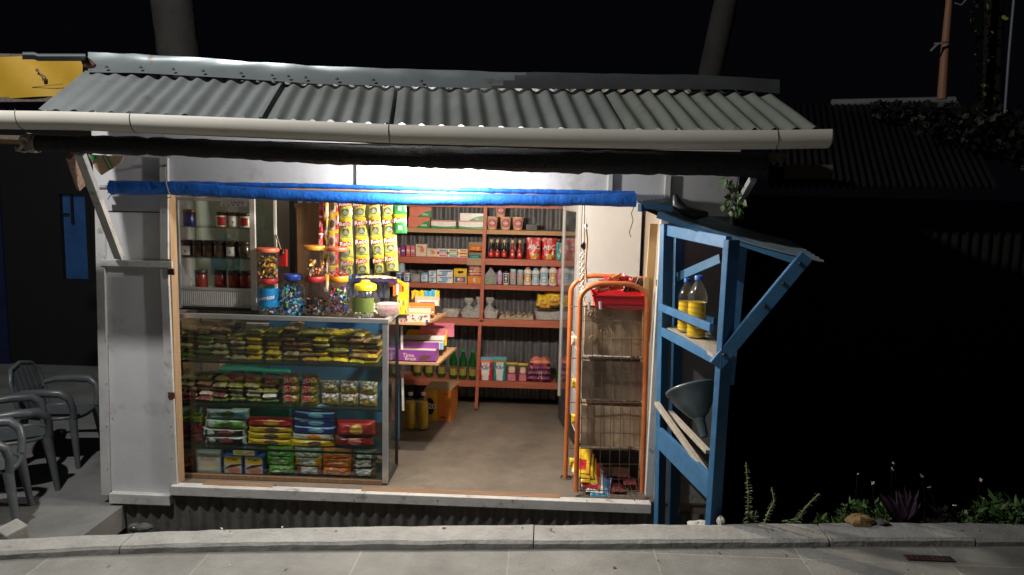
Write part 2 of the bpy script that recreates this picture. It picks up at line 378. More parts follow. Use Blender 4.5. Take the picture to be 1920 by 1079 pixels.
# roof: corrugated canopy sheets
def ev(px):      # eave point
    ys = [(60,208),(255,216),(733,237),(1100,248),(1450,247),(1540,246)]
    for (a, ya), (c, yc) in zip(ys, ys[1:]):
        if px <= c or c == 1540: y = ya+(yc-ya)*(px-a)/(c-a); break
    return UV(px, y, -0.66)
def rg(px):      # ridge point
    ys = [(160,128),(400,144),(600,154),(765,160),(1100,167),(1225,166),(1440,171)]
    for (a, ya), (c, yc) in zip(ys, ys[1:]):
        if px <= c or c == 1440: y = ya+(yc-ya)*(px-a)/(c-a); break
    return UV(px, y+3, -0.10)
RF = [mat('roof_zinc_%s' % k, c_, 0.42, metal=0.35, var=0.16, vs=3, bump=0.03, spots=0.12, ss=5, spot=(0.2,0.16,0.12)) for k, c_ in (('blue',(0.25,0.27,0.275)),('grey',(0.26,0.275,0.265)),('green',(0.28,0.30,0.265)))]
eL, eR = ev(72), ev(1532)
rL, rR = rg(166), rg(1438)
secs = [(0.0,0.295,0,12,0.004,.0),(0.29,0.46,1,7,0.0,.004),(0.455,0.76,1,12,.003,.0),(0.755,1.0,2,10,0.0,.006)]
for (a, c, mi_, nw, dz, tw) in secs:
    q = MB(); ph = random.random()
    def fn(u, v):
        U_ = a+(c-a)*u; e = ev(72+(1532-72)*U_); r = rg(166+(1438-166)*U_)
        e = Vector((eL.x+(eR.x-eL.x)*U_, e.y, e.z)); r = Vector((rL.x+(rR.x-rL.x)*U_, r.y, r.z))
        p = e.lerp(r, v); am = 0.014*(1+0.25*noise.noise(Vector((U_*20, 0, 7))))
        if mi_ == 0 and U_ < 0.09: am *= 0.45+U_*5
        wv = math.cos(u*nw*2*math.pi+ph)
        nz = noise.noise(Vector((U_*14, v*2, 3)))*0.006
        return p + Vector((0, -0.02*noise.noise(Vector((U_*30,0,1)))*(1-v), am*wv+dz+tw*(1-v)+nz))
    q.grid(nw*12, 8, fn, RF[mi_]); q.build('roof_sheet', kiosk)
# back slope
q = MB(); q.grid(44*10, 2, lambda u, v: (rL.x+(rR.x-rL.x)*u, -0.04+v*2.31, 2.33 - v*0.25+0.0*u+0.012*math.cos(u*44*6.283)), RF[1]); q.build('roof_sheet', kiosk)
# ridge cap: a curling folded sheet
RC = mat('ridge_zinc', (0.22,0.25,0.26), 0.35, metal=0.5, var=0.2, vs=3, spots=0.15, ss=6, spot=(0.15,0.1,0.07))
RC2 = mat('ridge_zinc_dark', (0.06,0.063,0.067), 0.55, metal=0.3, var=0.25, vs=3)  # darker zinc towards the right end and on the top lip
q = MB()
top = [(165,98),(260,101),(420,112),(600,124),(900,134),(1200,139),(1380,143),(1462,150)]
bot = [(165,136),(260,137),(420,146),(600,158),(900,166),(1200,168),(1380,168),(1458,176)]
def pl(tab, x):
    for (a, ya), (c, yc) in zip(tab, tab[1:]):
        if x <= c: return ya+(yc-ya)*(x-a)/(c-a)
    return tab[-1][1]
def fr(u, v):
    px = 165+(1462-165)*u; yt, yb = pl(top, px), pl(bot, px)
    n1 = noise.noise(Vector((px*0.012, 0, 0)))*2.5
    y = yb+(yt-yb)*v + n1*v
    Y = -0.17 + 0.10*v + 0.02*math.sin(v*math.pi)+ 0.012*noise.noise(Vector((px*.02, v*2, 5)))
    return UV(px, y, Y)
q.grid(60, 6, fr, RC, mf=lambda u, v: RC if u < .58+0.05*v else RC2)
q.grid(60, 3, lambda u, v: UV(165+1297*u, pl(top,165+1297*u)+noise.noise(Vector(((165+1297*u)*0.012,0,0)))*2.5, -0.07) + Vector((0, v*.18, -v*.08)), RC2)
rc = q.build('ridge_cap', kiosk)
for x in (200,264,325,381,452,510,541,573,632,700,790):
    q = MB(); q.lathe([(0.011,0),(0.009,0.006),(0.003,0.012)], DARK, 8, UV(x, pl(bot,x)-9, -0.165)); q.build('rivet', rc)
# curled end of sheet at far left
q = MB()
q.grid(16, 8, lambda u, v: UV(42+118*u, (97 if u > .2 else 94+0*u)+(4+14*v)+ -3*math.sin(v*3.1), -0.15 - 0.05*math.sin(v*math.pi)), RC)
q.build('curled_sheet', kiosk)
q = MB(); q.tube([UV(157,110,-.13), UV(165,121,-.13), UV(178,124,-.13)], [.02,.028,.012], HNG, 8, rf=lambda i,k,p: 1+.4*noise.noise(p*60)); q.build('rusty_clump', kiosk)
# gutter
GUT = mat('gutter_pvc', (0.66,0.635,0.57), 0.32, var=0.07, vs=1.5, spots=0.15, ss=2.2, spot=(0.5,0.42,0.28), spec=0.4)
gtab = [(-80,216),(0,219),(140,221),(255,225),(500,235),(733,245),(1000,252),(1250,256),(1450,256),(1556,254)]

gp = [UV(x, pl(gtab, x), -0.73) for x in range(-80, 1557, 12)]
q = MB(); n = len(gp); R = 0.0615
def gf(u, v):
    k = u*(n-1); i = min(int(k), n-2); p = gp[i].lerp(gp[i+1], k-i)
    a = math.radians(-24 + 228*v); rr = R
    return p + Vector((0, -math.cos(a)*rr, -math.sin(a)*rr))
def gfi(u, v):
    k = u*(n-1); i = min(int(k), n-2); p = gp[i].lerp(gp[i+1], k-i)
    a = math.radians(-24 + 228*v); rr = R-.004
    return p + Vector((0, -math.cos(a)*rr, -math.sin(a)*rr))
q.grid(n-1, 26, gf, GUT); q.grid(n-1, 26, gfi, GUT)
# closed rounded end
e = gp[-1]
q.grid(8, 26, lambda u, v: e + Vector((0.018*math.sin(u*math.pi/2), -math.cos(math.radians(-24+228*v))*R*math.cos(u*math.pi/2*.95), -math.sin(math.radians(-24+228*v))*R*math.cos(u*math.pi/2*.95))), GUT)
gut = q.build('gutter', kiosk)
BAND = mat('band', (0.12,0.12,0.11), 0.5)
for x, sk in ((43,0.006),(255,0.0),(733,0.0),(1450,0.012)):
    p = UV(x, pl(gtab, x), -0.73); q = MB()
    q.tube([p + Vector((sk*math.sin(t*math.pi/14)*1.0, -math.cos(math.radians(-30+240*t/14))*(R+.0015), -math.sin(math.radians(-30+240*t/14))*(R+.0015))) for t in range(15)], .0022, BAND, 6); q.build('strap', gut)
ST = mat('stain', (0.42,0.32,0.17), 0.5, var=0.3, vs=30)
q = MB(); q.grid(40, 1, lambda u, v: Vector((eL.x+.04+(eR.x-eL.x-.08)*u, -.655, ev(72+1460*u).z+.005-.092*v)), DARK); q.grid(40, 1, lambda u, v: Vector((eL.x+.04+(eR.x-eL.x-.08)*u, -.643, ev(72+1460*u).z+.005-.092*v)), DARK); q.build('eave_gap_cover', kiosk)  # board added behind the gutter to close the lit gap under the eave
# rafters + braces + fascia under the canopy
DW = wood('grey_timber', (0.16,0.13,0.10), (0.08,0.065,0.05), 0.7, 1)
for x in (120, 330, 560, 800, 1040, 1270, 1455):
    q = MB(); e_ = ev(min(x,1530)); r_ = rg(min(max(x, 170),1438)); q.bar(e_+Vector((0,.02,-.045)), Vector((e_.x, -.03, r_.z-.06)), .035, .05, DW); q.build('rafter', kiosk)
q = MB(); q.bar(UV(0,262,-.56), UV(1470,296,-.56), .03, .045, DW); q.build('fascia', kiosk)
q = MB(); a_ = UV(150,288,-.58); c_ = UV(224,484,-.035)
q.bar(a_, c_, .05, .032, SILL, (0,1,0)); q.build('brace', kiosk, bevel=.003)
q = MB(); q.bar(UV(1412,335,-.5), UV(1376,398,-.03), .035, .03, TRIM, (0,1,0)); q.build('brace', kiosk, bevel=.003)
q = MB(); q.bar(UV(132,292,-.57), UV(152,352,-.35), .02, .045, mat('printed_slat',(0.5,0.33,0.24),0.6,var=.3,vs=40,spots=.8,ss=50,spot=(.1,.05,.03)), (0,1,0)); q.build('wood_offcut', kiosk)
# loose planks lying on the sill
for (a, c, y, lb) in ((385,515,921,'short brown wooden strip lying on the sill below the showcase'),(680,1050,924,'long brown wooden strip lying along the doorway sill')):
    q = MB(); q.box(XX(a,y,.03), XX(c,y,.03), -.01, .05, FZ+.002, FZ+.016, wood('strip_wood',(0.33,0.2,0.12),(0.2,0.12,0.07),.6,0)); tag(q.build('wooden_strip', bevel=.002), lb, 'wood strip', 'wooden strips on the sill')
# grey rubble at the foot
STN = mat('rubble', (0.10,0.10,0.095), 0.9, var=.4, vs=20, bump=.5)
PALE = mat('pale_stone', (0.55,0.53,0.48), 0.85, var=.2, vs=20, bump=.4)
OCHRE = mat('ochre_stone', (0.35,0.22,0.09), 0.85, var=.25, vs=15, bump=.3)
def stone(px, py, Y, r, m, lb, sx=1.4, sz=.6, nm='stone'):
    p = UV(px, py, Y); q = MB(); sd = random.random()*50
    q.grid(14, 9, lambda u, v: p + Vector((math.cos(u*6.2832)*math.sin(v*math.pi)*sx, math.sin(u*6.2832)*math.sin(v*math.pi), math.cos(v*math.pi)*sz))*r*(1+.45*noise.noise(Vector((math.cos(u*6.2832)*1.5, math.sin(u*6.2832)*1.5, sd+v*3)))), m, smooth=False)
    return tag(q.build(nm), lb, 'stone', 'loose stones behind the kerb')
stone(1352, 978, -.90, .022, PALE, 'small pale stone at the foot of the blue rack leg', .9, 1.1)
stone(1310, 986, -.80, .05, PALE, 'flat pale cement lump left of the blue rack leg', 1.4, .35)
stone(1612, 977, -.86, .045, OCHRE, 'ochre stone behind the kerb among green leaves', 1.6, .7)
stone(1655, 979, -.86, .022, STN, 'small dark grey stone right of the ochre stone')
stone(262, 990, -.2, .035, STN, 'flat grey rubble lump beneath the left wall panel', 2.0, .8)
q = MB(); p = G(2, 1012, TZ+.1); p2 = G(44, 990, TZ+.12); q.bar(p, p2, .10, .09, KERBM, (.2,0,1)); tag(q.build('kerb_piece', bevel=.008), 'broken pale kerb block lying at the left end of the kerb', 'kerb block')
# ================================================================== ROLLED SHEETS UNDER THE EAVES
NET = mat('shade_net', (0.012,0.012,0.013), 0.5, var=0.4, vs=120, bump=1.0, bs=220, spots=.5, ss=140, spot=(0.16,0.16,0.17))  # pale specks put the net's sparkle into its colour
ntab = [(70,268),(120,270),(330,276),(600,289),(900,298),(1150,305),(1440,311)]
pts = [UV(x, pl(ntab,x), -.60) for x in range(66, 1446, 10)]
q = MB(); q.tube(pts, [0.042+.016*min(1,i/90) for i in range(len(pts))], NET, 16, rf=lambda i,k,p: 1+.16*noise.noise(p*14)+.10*noise.noise(p*55)+.05*math.sin(k*2.3+i*.15))
tag(q.build('shade_net_roll'), 'rolled black shade net hanging under the white gutter', 'shade net')
q = MB(); q.bar(UV(-60,262,-.6), UV(66,268,-.6), .03, .02, PLANK); tag(q.build('wooden_pole'), 'pale wooden batten sticking out left of the black net roll', 'batten')
ROPE = mat('rope', (0.42,0.38,0.30), 0.85, var=.3, vs=150, bump=.6, bs=200)
q = MB(); pts = []
for i in range(80):
    t = i/79; a = t*2*math.pi*4.5; p = UV(52+20*t, 268+2*t, -.60); pts.append(p+Vector((0, -.044*math.cos(a), .044*math.sin(a))))
q.tube(pts, .0065, ROPE, 6)
q.tube([UV(52,262,-.66),UV(40,258,-.67),UV(36,266,-.68),UV(42,274,-.67),UV(34,282,-.66),UV(30,276,-.66)], .009, ROPE, 6, rf=lambda i,k,p:1+.4*noise.noise(p*80))
q.tube([UV(30,282,-.66),UV(46,285,-.66),UV(58,281,-.65)], .006, ROPE, 6)
tag(q.build('rope'), 'beige rope wound around the left end of the black net roll', 'rope')
TARP = mat('blue_tarp', (0.012,0.13,0.55), 0.55, var=.15, vs=30, bump=.5, bs=55)
btab = [(205,352),(320,353),(450,361),(600,369),(750,375),(900,375),(1050,376),(1195,375)]
pts = [UV(x, pl(btab,x), -.10) for x in range(208, 1196, 6)]
q = MB(); q.tube(pts, [.041-.008*min(1,i/60) if i < 148 else .033+.008*(i-148)/16 for i in range(len(pts))], TARP, 16, rf=lambda i,k,p: 1+.10*noise.noise(p*18)+.10*noise.noise(Vector((p.x*12+k*.9,k*1.7,0)))+(.25*noise.noise(Vector((k*3.3,0,0))) if i<2 else 0))
troll = thing('tarp_roll', UV(700,372,-.1), 'rolled bright blue tarpaulin hanging across the top of the shop opening', 'tarpaulin')
q.build('rolled_tarp', troll)
q = MB(); utab = [(318,344),(600,349),(900,357),(1190,363)]
q.tube([UV(x, pl(utab,x), -.055) for x in range(318, 1194, 8)], .0135, TARP, 10, rf=lambda i,k,p: 1+.3*noise.noise(p*25)); q.build('tarp_fold', troll)
q = MB(); q.tube([UV(188,352,-.10), UV(215,352,-.10)], .014, ALU, 12); q.build('pole_end', troll)
q = MB(); q.tube([UV(x, pl([(320,350),(1190,368)],x), -.045) for x in range(320,1195,30)], .008, PLANK, 8); q.build('pole', troll)
q = MB()
for i in range(9): 
    a = random.uniform(0,6.28); p0 = UV(213,353,-.115)+Vector((0,0,.03*math.sin(a))); q.tube([p0, p0+Vector((-.02,-.01,.01*math.sin(a)-.01)), p0+Vector((-.03,-.012,.02*math.sin(a)-.02))], .002, TARP, 4)
q.build('frayed_edge', troll)
q = MB(); c0 = UV(310,313,-.03); q.tube([c0, UV(309,330,-.10), UV(312,345,-.145), UV(316,360,-.15), UV(322,370,-.12), UV(312,371,-.10)], .003, ROPE, 6); q.lathe([(.012,0),(.008,.01)], DARK, 8, c0); q.build('tie_string', troll)
# lit lamps: one under the canopy, one just inside the header
LENS = mat('lit_bulb', (1.0,0.95,0.85), 0.4, emis=6)
def bulb(loc, power, col, lb, rad=.03):
    t = thing('light_bulb', loc, lb, 'light bulb', None); x, y, z = loc
    q = MB(); q.lathe([(.002,-.05),(.02,-.042),(.03,-.02),(.028,0),(.016,.02)], LENS, 16, loc); q.build('glass_bulb', t)
    q = MB(); q.lathe([(.016,.02),(.018,.022),(.018,.05),(.01,.06)], ALUW, 14, loc); q.build('socket', t)
    return point('lamp_light', (x, y-.0, z-.09), power, col, rad)
p = UV(800, 292, -.34); bulb((p.x, -.34, p.z+.03), 62, (1,.97,.93), 'lit bulb under the roof between the net roll and the white header')
p = UV(875, 362, .10); bulb((p.x, .10, p.z+.02), 85, (1,.87,.70), 'lit bulb inside the shop behind the header')
# small carton wedged under the roof behind the brace
CAR2 = mat('pale_carton', (0.50,0.36,0.22), .7)
ct = thing('carton_piece', UV(200,310,-.2), 'torn brown carton with green print stuck above the white brace', 'carton')
q = MB(); V_ = [UV(165,290,-.2),UV(232,294,-.2),UV(226,306,-.19),UV(190,329,-.17),UV(180,318,-.18)]
q.add(V_+[v+Vector((0,.006,0)) for v in V_], [(0,1,2,3,4)[::-1],(5,6,7,8,9)]+[(i,(i+1)%5,(i+1)%5+5,i+5) for i in range(5)], CAR2)
def cl(px, py): return UV(px, py, -.2085 + .03*max(0,(py-292))/37*.9)
q.add([cl(190,291),cl(199,291),cl(213,316),cl(204,320)], [(0,1,2,3)], GRN); q.add([cl(193,292),cl(197,292),cl(209,314),cl(206,316)], [(0,1,2,3)], CAR2)
q.add([cl(168,290),cl(182,291),cl(181,298),cl(171,302)], [(0,1,2,3)], GRN)
q.build('panel', ct)

# ================================================================== BLUE RACK WITH AWNING, RIGHT OF THE OPENING
stl = thing('display_rack', UV(1290, 985, -.45), 'narrow blue wooden rack with tin awning standing right of the doorway', 'rack')
Yf, Yn = -0.10, -0.84       # far and near legs
def LG(px0, py0, px1, py1, Y, wx, wy, nm='leg', m=BLUEP):
    q = MB(); q.bar(UV(px0,py0,Y), UV(px1,py1,Y), wx, wy, m, (0,1,0)); return q.build(nm, stl, bevel=.003)
A0 = UV(1248,420,Yf); A1 = UV(1236,992,Yf)
q = MB(); q.bar(A0, A1, .06, .035, BLUEP, (.6,-.8,0)); q.build('leg', stl, bevel=.003)
q = MB(); q.bar(UV(1274,430,Yf+.07), UV(1262,985,Yf+.07), .075, .02, BLUEP, (.6,-.8,0)); q.build('back_board', stl, bevel=.003)
q = MB(); q.bar(UV(1372,450,Yn), UV(1336,992,Yn), .080, .034, BLUEP, (.6,-.8,0)); q.build('leg', stl, bevel=.003)
LG(1392,450,1366,720,-.42,.05,.05,'leg')
def RB(p, Y0, q_, Y1, a, b_, nm, m=BLUEP):
    q = MB(); q.bar(UV(*p,Y0), UV(*q_,Y1), a, b_, m); return q.build(nm, stl, bevel=.003)
RB((1252,432),Yf,(1366,455),Yn,.03,.06,'top_rail')
RB((1238,576),Yf-.02,(1334,615),Yn+.02,.02,.042,'guard_rail')
RB((1242,622),Yf-.02,(1342,674),Yn+.01,.022,.05,'shelf_rail')
RB((1238,822),Yf-.03,(1330,912),Yn+.04,.022,.13,'lower_brace')
RB((1272,520),Yf+.03,(1352,485),-.5,.02,.05,'inner_brace', BLUED)
SHB = wood('worn_shelf', (0.45,0.40,0.32), (0.3,0.26,0.2), .7, 1)
q = MB(); sz = ZZ(1290,632,-.4); a_ = UV(1244,610,Yf); b_ = UV(1338,664,Yn)
q.add([(a_.x+.01,Yf+.02,sz),(a_.x+.25,Yf+.02,sz),(b_.x+.06,Yn,sz),(b_.x,Yn,sz),(a_.x+.01,Yf+.02,sz-.018),(a_.x+.25,Yf+.02,sz-.018),(b_.x+.06,Yn,sz-.018),(b_.x,Yn,sz-.018)], [(0,3,2,1),(4,5,6,7),(0,1,5,4),(1,2,6,5),(2,3,7,6),(3,0,4,7)], SHB); q.build('shelf_board', stl)
q = MB(); q.bar(UV(1282,590,-.06), UV(1340,603,-.3), .02,.04, BLUEP); q.build('back_rail', stl)
# strut from the shelf corner up to the awning
q = MB(); q.bar(UV(1341,686,Yn-.02), UV(1512,480,Yn-.02), .065, .03, BLUEP, (0,1,0)); q.build('strut', stl, bevel=.003)
for t in (.1,.55,.75,.93):
    p = UV(1341,686,Yn-.04).lerp(UV(1512,480,Yn-.04), t); q = MB(); q.lathe([(.010,-.004),(.012,0),(.008,.008)], DARK, 8, p); q.build('bolt', stl)
# awning
AWT = mat('awning_tin', (0.20,0.25,0.29), .5, metal=.25, var=.25, vs=5, spots=.3, ss=6, spot=(.08,.09,.1))
AWU = mat('awning_lining', (0.42,0.18,0.24), .7, var=.25, vs=4, spots=.4, ss=7, spot=(.25,.1,.1))
T0 = UV(1196,380,-.42); T1 = UV(1262,372,0.02); B0 = UV(1545,492,-.78); B1 = UV(1480,452,-.15)
q = MB()
def aw(u, v, dz=0):
    p = T0.lerp(B0, u).lerp(T1.lerp(B1, u), v); return p + Vector((0,0,dz+.010*math.sin(v*2*math.pi*9) - .03*math.sin(u*math.pi)*1.0))
q.grid(24, 90, aw, AWT); q.build('awning_sheet', stl)
q = MB(); q.grid(20, 8, lambda u, v: aw(u*.93+.02, .04+v*.92*.99, 0) - Vector((0,0,.03+.010*math.sin((.04+v*.911)*2*math.pi*9))), AWU); q.build('awning_lining', stl)
q = MB(); q.bar(T0+Vector((.01,0,-.028)), T1+Vector((.01,0,-.028)), .02,.04, BLUEP); q.build('awning_batten', stl)
q = MB(); q.bar(UV(1208,386,-.43), UV(1262,392,-.46), .02, .028, BLUEP); q.build('awning_batten', stl)
q = MB(); q.bar(T0.lerp(B0,.12)+Vector((0,.02,-.03)), T0.lerp(B0,.93)+Vector((0,.02,-.035)), .02,.035, BLUED); q.build('awning_batten', stl)
# black rubber flap (boot-like scrap) on the awning
RUB = mat('black_rubber', (0.05,0.052,0.055), .35, var=.2)
q = MB(); q.tube([UV(1266,366,-.38),UV(1270,384,-.40),UV(1285,396,-.42),UV(1305,402,-.44),UV(1328,402,-.46)], [.012,.030,.034,.030,.012], RUB, 12, rf=lambda i,k,p: 1+.3*noise.noise(p*20))
tag(q.build('rubber_scrap'), 'crumpled black rubber piece draped over the awning edge', 'rubber scrap')
q = MB(); q.tube([UV(1190,385,.1)+Vector((0,0,0)),UV(1184,400,.1),UV(1187,415,.1),UV(1180,436,.1),UV(1183,445,.1)], .0025, DARK, 5); tag(q.build('loose_wire'), 'thin dark wire dangling in front of the cream wall', 'wire')
# bottles of yellow oil
OIL = mat('yellow_oil', (0.85,0.55,0.02), .08, var=.05, trans=.12, spec=.6)
CAPB = mat('blue_cap', (0.03,0.12,0.5), .4); CAPW = mat('white_cap', (0.7,0.7,0.7), .4)
def oil_bottle(h, r, fill, cap, lb, cat='bottle', grp=None):
    t = thing('oil_bottle', (0,0,0), lb, cat, grp); q = MB()
    prof = [(r*.6,0),(r*.95,.008),(r,.02)]
    nb = 7
    for i in range(nb):
        z = h*(.06+.56*i/nb); prof += [(r,z),(r*.93,z+h*.02),(r,z+h*.04)]
    prof += [(r,h*.68),(r*.85,h*.76),(r*.42,h*.88),(r*.36,h*.90),(r*.36,h*.94)]
    q.lathe(prof, CLEARP, 20); q.build('bottle_body', t)
    q = MB(); q.lathe([(r*.42,h*.93),(r*.42,h*.99),(r*.38,h)], cap, 14, capt=True); q.build('cap', t)
    pf = [(a*.94, max(.004,z)) for a, z in prof if z < h*fill] 
    q = MB(); q.lathe(pf, OIL, 20); q.build('oil', t); return t
b1 = oil_bottle(.335, .052, .60, CAPB, 'large clear bottle of yellow oil on the blue rack shelf'); p = UV(1306, 600, -.42); b1.location = (p.x, -.42, sz)
b2 = oil_bottle(.30, .044, .64, CAPB, 'smaller oil bottle standing behind the large one on the blue rack'); p = UV(1285, 600, -.26); b2.location = (p.x, -.26, sz)
# funnel
FUN = mat('grey_funnel_plastic', (0.09,0.12,0.13), .3, var=.15, vs=8, spec=.6)
fn_ = thing('funnel', UV(1300,760,-.45), 'large grey plastic funnel hanging tilted inside the blue rack', 'funnel')
q = MB(); q.lathe([(.134,.0),(.138,.0),(.138,-.012),(.128,-.018),(.105,-.075),(.05,-.15),(.030,-.165)], FUN, 28, capb=False, capt=False); c1 = q.build('cone', None, origin=(0,0,0)); c1.parent = fn_
q = MB(); q.lathe([(.031,-.16),(.031,-.172),(.026,-.176),(.021,-.262),(.019,-.265)], FUN, 20, capb=False, capt=False); c2 = q.build('spout', None, origin=(0,0,0)); c2.parent = fn_
fn_.location = UV(1296,728,-.50); fn_.rotation_euler = (math.radians(-30), math.radians(-14), 0)
# sticks
STK = wood('grey_stick', (0.50,0.45,0.37), (0.36,0.31,0.25), .7, 2)
q = MB(); q.bar(UV(1231,756,-.14), UV(1322,884,-.70), .03,.022, STK); tag(q.build('wooden_stick', bevel=.002), 'longer pale wooden stick leaning inside the blue rack, nearer the doorway', 'stick', 'pale sticks in the blue rack')
q = MB(); q.bar(UV(1256,773,-.10), UV(1328,848,-.60), .03,.022, STK); tag(q.build('wooden_stick', bevel=.002), 'shorter pale wooden stick leaning inside the blue rack just under the funnel', 'stick', 'pale sticks in the blue rack')
q = MB(); q.pb(1276,880,1332,944,-.004,.003, mat('pale_patch',(0.30,0.29,0.27),.8,var=.2,vs=12,spots=.6,ss=20,spot=(.12,.12,.12))); q.build('patch_board', kiosk)

# ================================================================== PLASTIC CHAIRS
CHP = mat('chair_plastic', (0.095,0.107,0.115), 0.35, var=0.12, vs=5, spots=.2, ss=8, spot=(.15,.16,.16))
def chair():
    t = thing('plastic_chair', (0,0,0), 'chair', 'chair', 'pale plastic armchairs on the patio')
    def part(q, nm): o = q.build(nm, None, origin=(0,0,0)); o.parent = t; return o
    q = MB()         # seat, front towards +x
    def se(u, v, dz=0):
        a, b_ = 2*u-1, 2*v-1; x = .22*a*math.sqrt(1-b_*b_*.28); y = .22*b_*math.sqrt(1-a*a*.22)
        return (x, y, .40+dz+.018*(a*a*.6+b_*b_*.6)-.02*max(0, a)**3)
    q.grid(12, 12, se, CHP); q.grid(12, 12, lambda u, v: se(u, v, -.012), CHP)
    rim = []
    for k in range(41):
        an = k/40*2*math.pi; rim.append((.222*math.copysign(abs(math.cos(an))**.75, math.cos(an)), .222*math.copysign(abs(math.sin(an))**.75, math.sin(an)), .408))
    q.tube(rim, .014, CHP, 8); part(q, 'seat')
    for sx, sy in ((1,1),(1,-1),(-1,1),(-1,-1)):
        q = MB(); top = Vector((.19*sx, .19*sy, .405)); bot = Vector((.235*sx, .235*sy, 0))
        q.tube([top, top.lerp(bot,.3), top.lerp(bot,.7), bot], [.034,.030,.024,.019], CHP, 8); part(q, 'leg')
    q = MB()         # back: frame loop with slats
    loop = [(-.20,-.20,.40),(-.235,-.225,.55),(-.27,-.215,.70),(-.30,-.15,.79),(-.312,0,.82),(-.30,.15,.79),(-.27,.215,.70),(-.235,.225,.55),(-.20,.20,.40)]
    q.tube(loop, .018, CHP, 8)
    for y in (-.145,-.072,0,.072,.145): q.bar((-.207,y,.42),(-.245,y,.6),.058,.012,CHP,(1,0,0)); q.bar((-.245,y,.6),(-.303,y*.92,.80),.056,.012,CHP,(1,0,0))
    q.tube([(-.24,-.2,.57),(-.252,0,.58),(-.24,.2,.57)], .012, CHP, 6)
    part(q, 'backrest')
    for s_ in (1,-1):
        q = MB(); q.tube([(-.245,.225*s_,.60),(-.15,.245*s_,.625),(0,.255*s_,.63),(.13,.25*s_,.625),(.19,.235*s_,.58),(.205,.215*s_,.50),(.20,.195*s_,.41)], [.02,.028,.034,.036,.030,.026,.028], CHP, 8); part(q, 'armrest')
    return t
ch = Proto(chair()); CS = (.86,.86,.86)
def gz(px, py): return G(px, py, TZ)
p = gz(128, 862); ch.put((p.x-.05, p.y+.02, TZ), (0,0,math.radians(6)), 'dim pale plastic armchair farthest back beside the dark doorway, nearest the kiosk wall', CS)
p = gz(50, 925); ch.put((p.x-.12, p.y+.10, TZ), (0,0,math.radians(38)), 'grey plastic armchair in the middle of the patio with rounded back visible', CS)
p = gz(-8, 985); ch.put((p.x-.08, p.y+.02, TZ), (0,0,math.radians(25)), 'plastic armchair nearest the kerb, cut off by the left picture edge', CS)

# ================================================================== BACKGROUND, LEFT
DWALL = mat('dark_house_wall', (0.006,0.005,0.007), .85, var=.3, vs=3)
hs = thing('dark_house', UV(60,700,3.6), 'dark neighbouring house with a faint blue window, left of the kiosk', 'house')
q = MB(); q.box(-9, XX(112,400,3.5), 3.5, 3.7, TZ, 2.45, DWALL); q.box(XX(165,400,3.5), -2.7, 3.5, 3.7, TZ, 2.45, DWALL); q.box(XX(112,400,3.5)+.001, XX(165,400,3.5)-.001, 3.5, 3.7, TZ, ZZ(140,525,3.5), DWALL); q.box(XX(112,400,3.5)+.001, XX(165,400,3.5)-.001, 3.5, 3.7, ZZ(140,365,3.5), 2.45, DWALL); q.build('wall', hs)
WBL = mat('blue_window_glow', (0.02,0.07,0.20), .5, emis=.10, var=.5, vs=3)
q = MB(); q.pb(118,366,165,523,3.56,.01,WBL); wn = q.build('window', hs)
q = MB(); q.pb(132,364,136,420,3.52,.02,DWALL); q.pb(110,400,128,404,3.52,.02,DWALL); q.pb(162,360,170,528,3.49,.02,DWALL); q.build('frame', wn)
DBL = mat('blue_door_glow', (0.004,0.008,0.035), .6, emis=.10, var=.4)
q = MB(); q.pb(-30,340,8,700,3.47,.02,DBL); q.build('door', hs)
BAN = mat('yellow_banner', (0.42,0.25,0.02), .6, var=.12, vs=3, bump=.1, bs=12, emis=0)
bn = thing('banner', UV(70,140,.5), 'yellow banner with a small dark spoon print behind the roof end', 'banner')
q = MB(); q.grid(20, 8, lambda u, v: UV(-40+195*u, 183-78*v+2*math.sin(u*7), .40+.012*math.sin(u*9+v*3)), BAN)
bn_c = q.build('cloth', bn)
q = MB(); q.lathe([(.012,0),(.001,.001)], DBRN, 10, (0,0,0))
q = MB(); q.tube([UV(69,131,.385),UV(75,137,.385),UV(82,146,.385)], [.012,.004,.012], DBRN, 6); q.lathe([(.001,-.02),(.013,-.01),(.012,.012),(.001,.02)], DBRN, 8, UV(83,148,.385)); q.build('spoon_print', bn)
q = MB(); q.tube([UV(60,164,.388), UV(118,158,.385)], .002, DBRN, 5); q.build('cloth_fold', bn)
q = MB(); q.bar(UV(-60,103,.42), UV(160,108,.42), .03, .02, DW); q.bar(UV(-60,188,.42), UV(160,186,.42), .03, .03, DW); q.build('frame', bn)
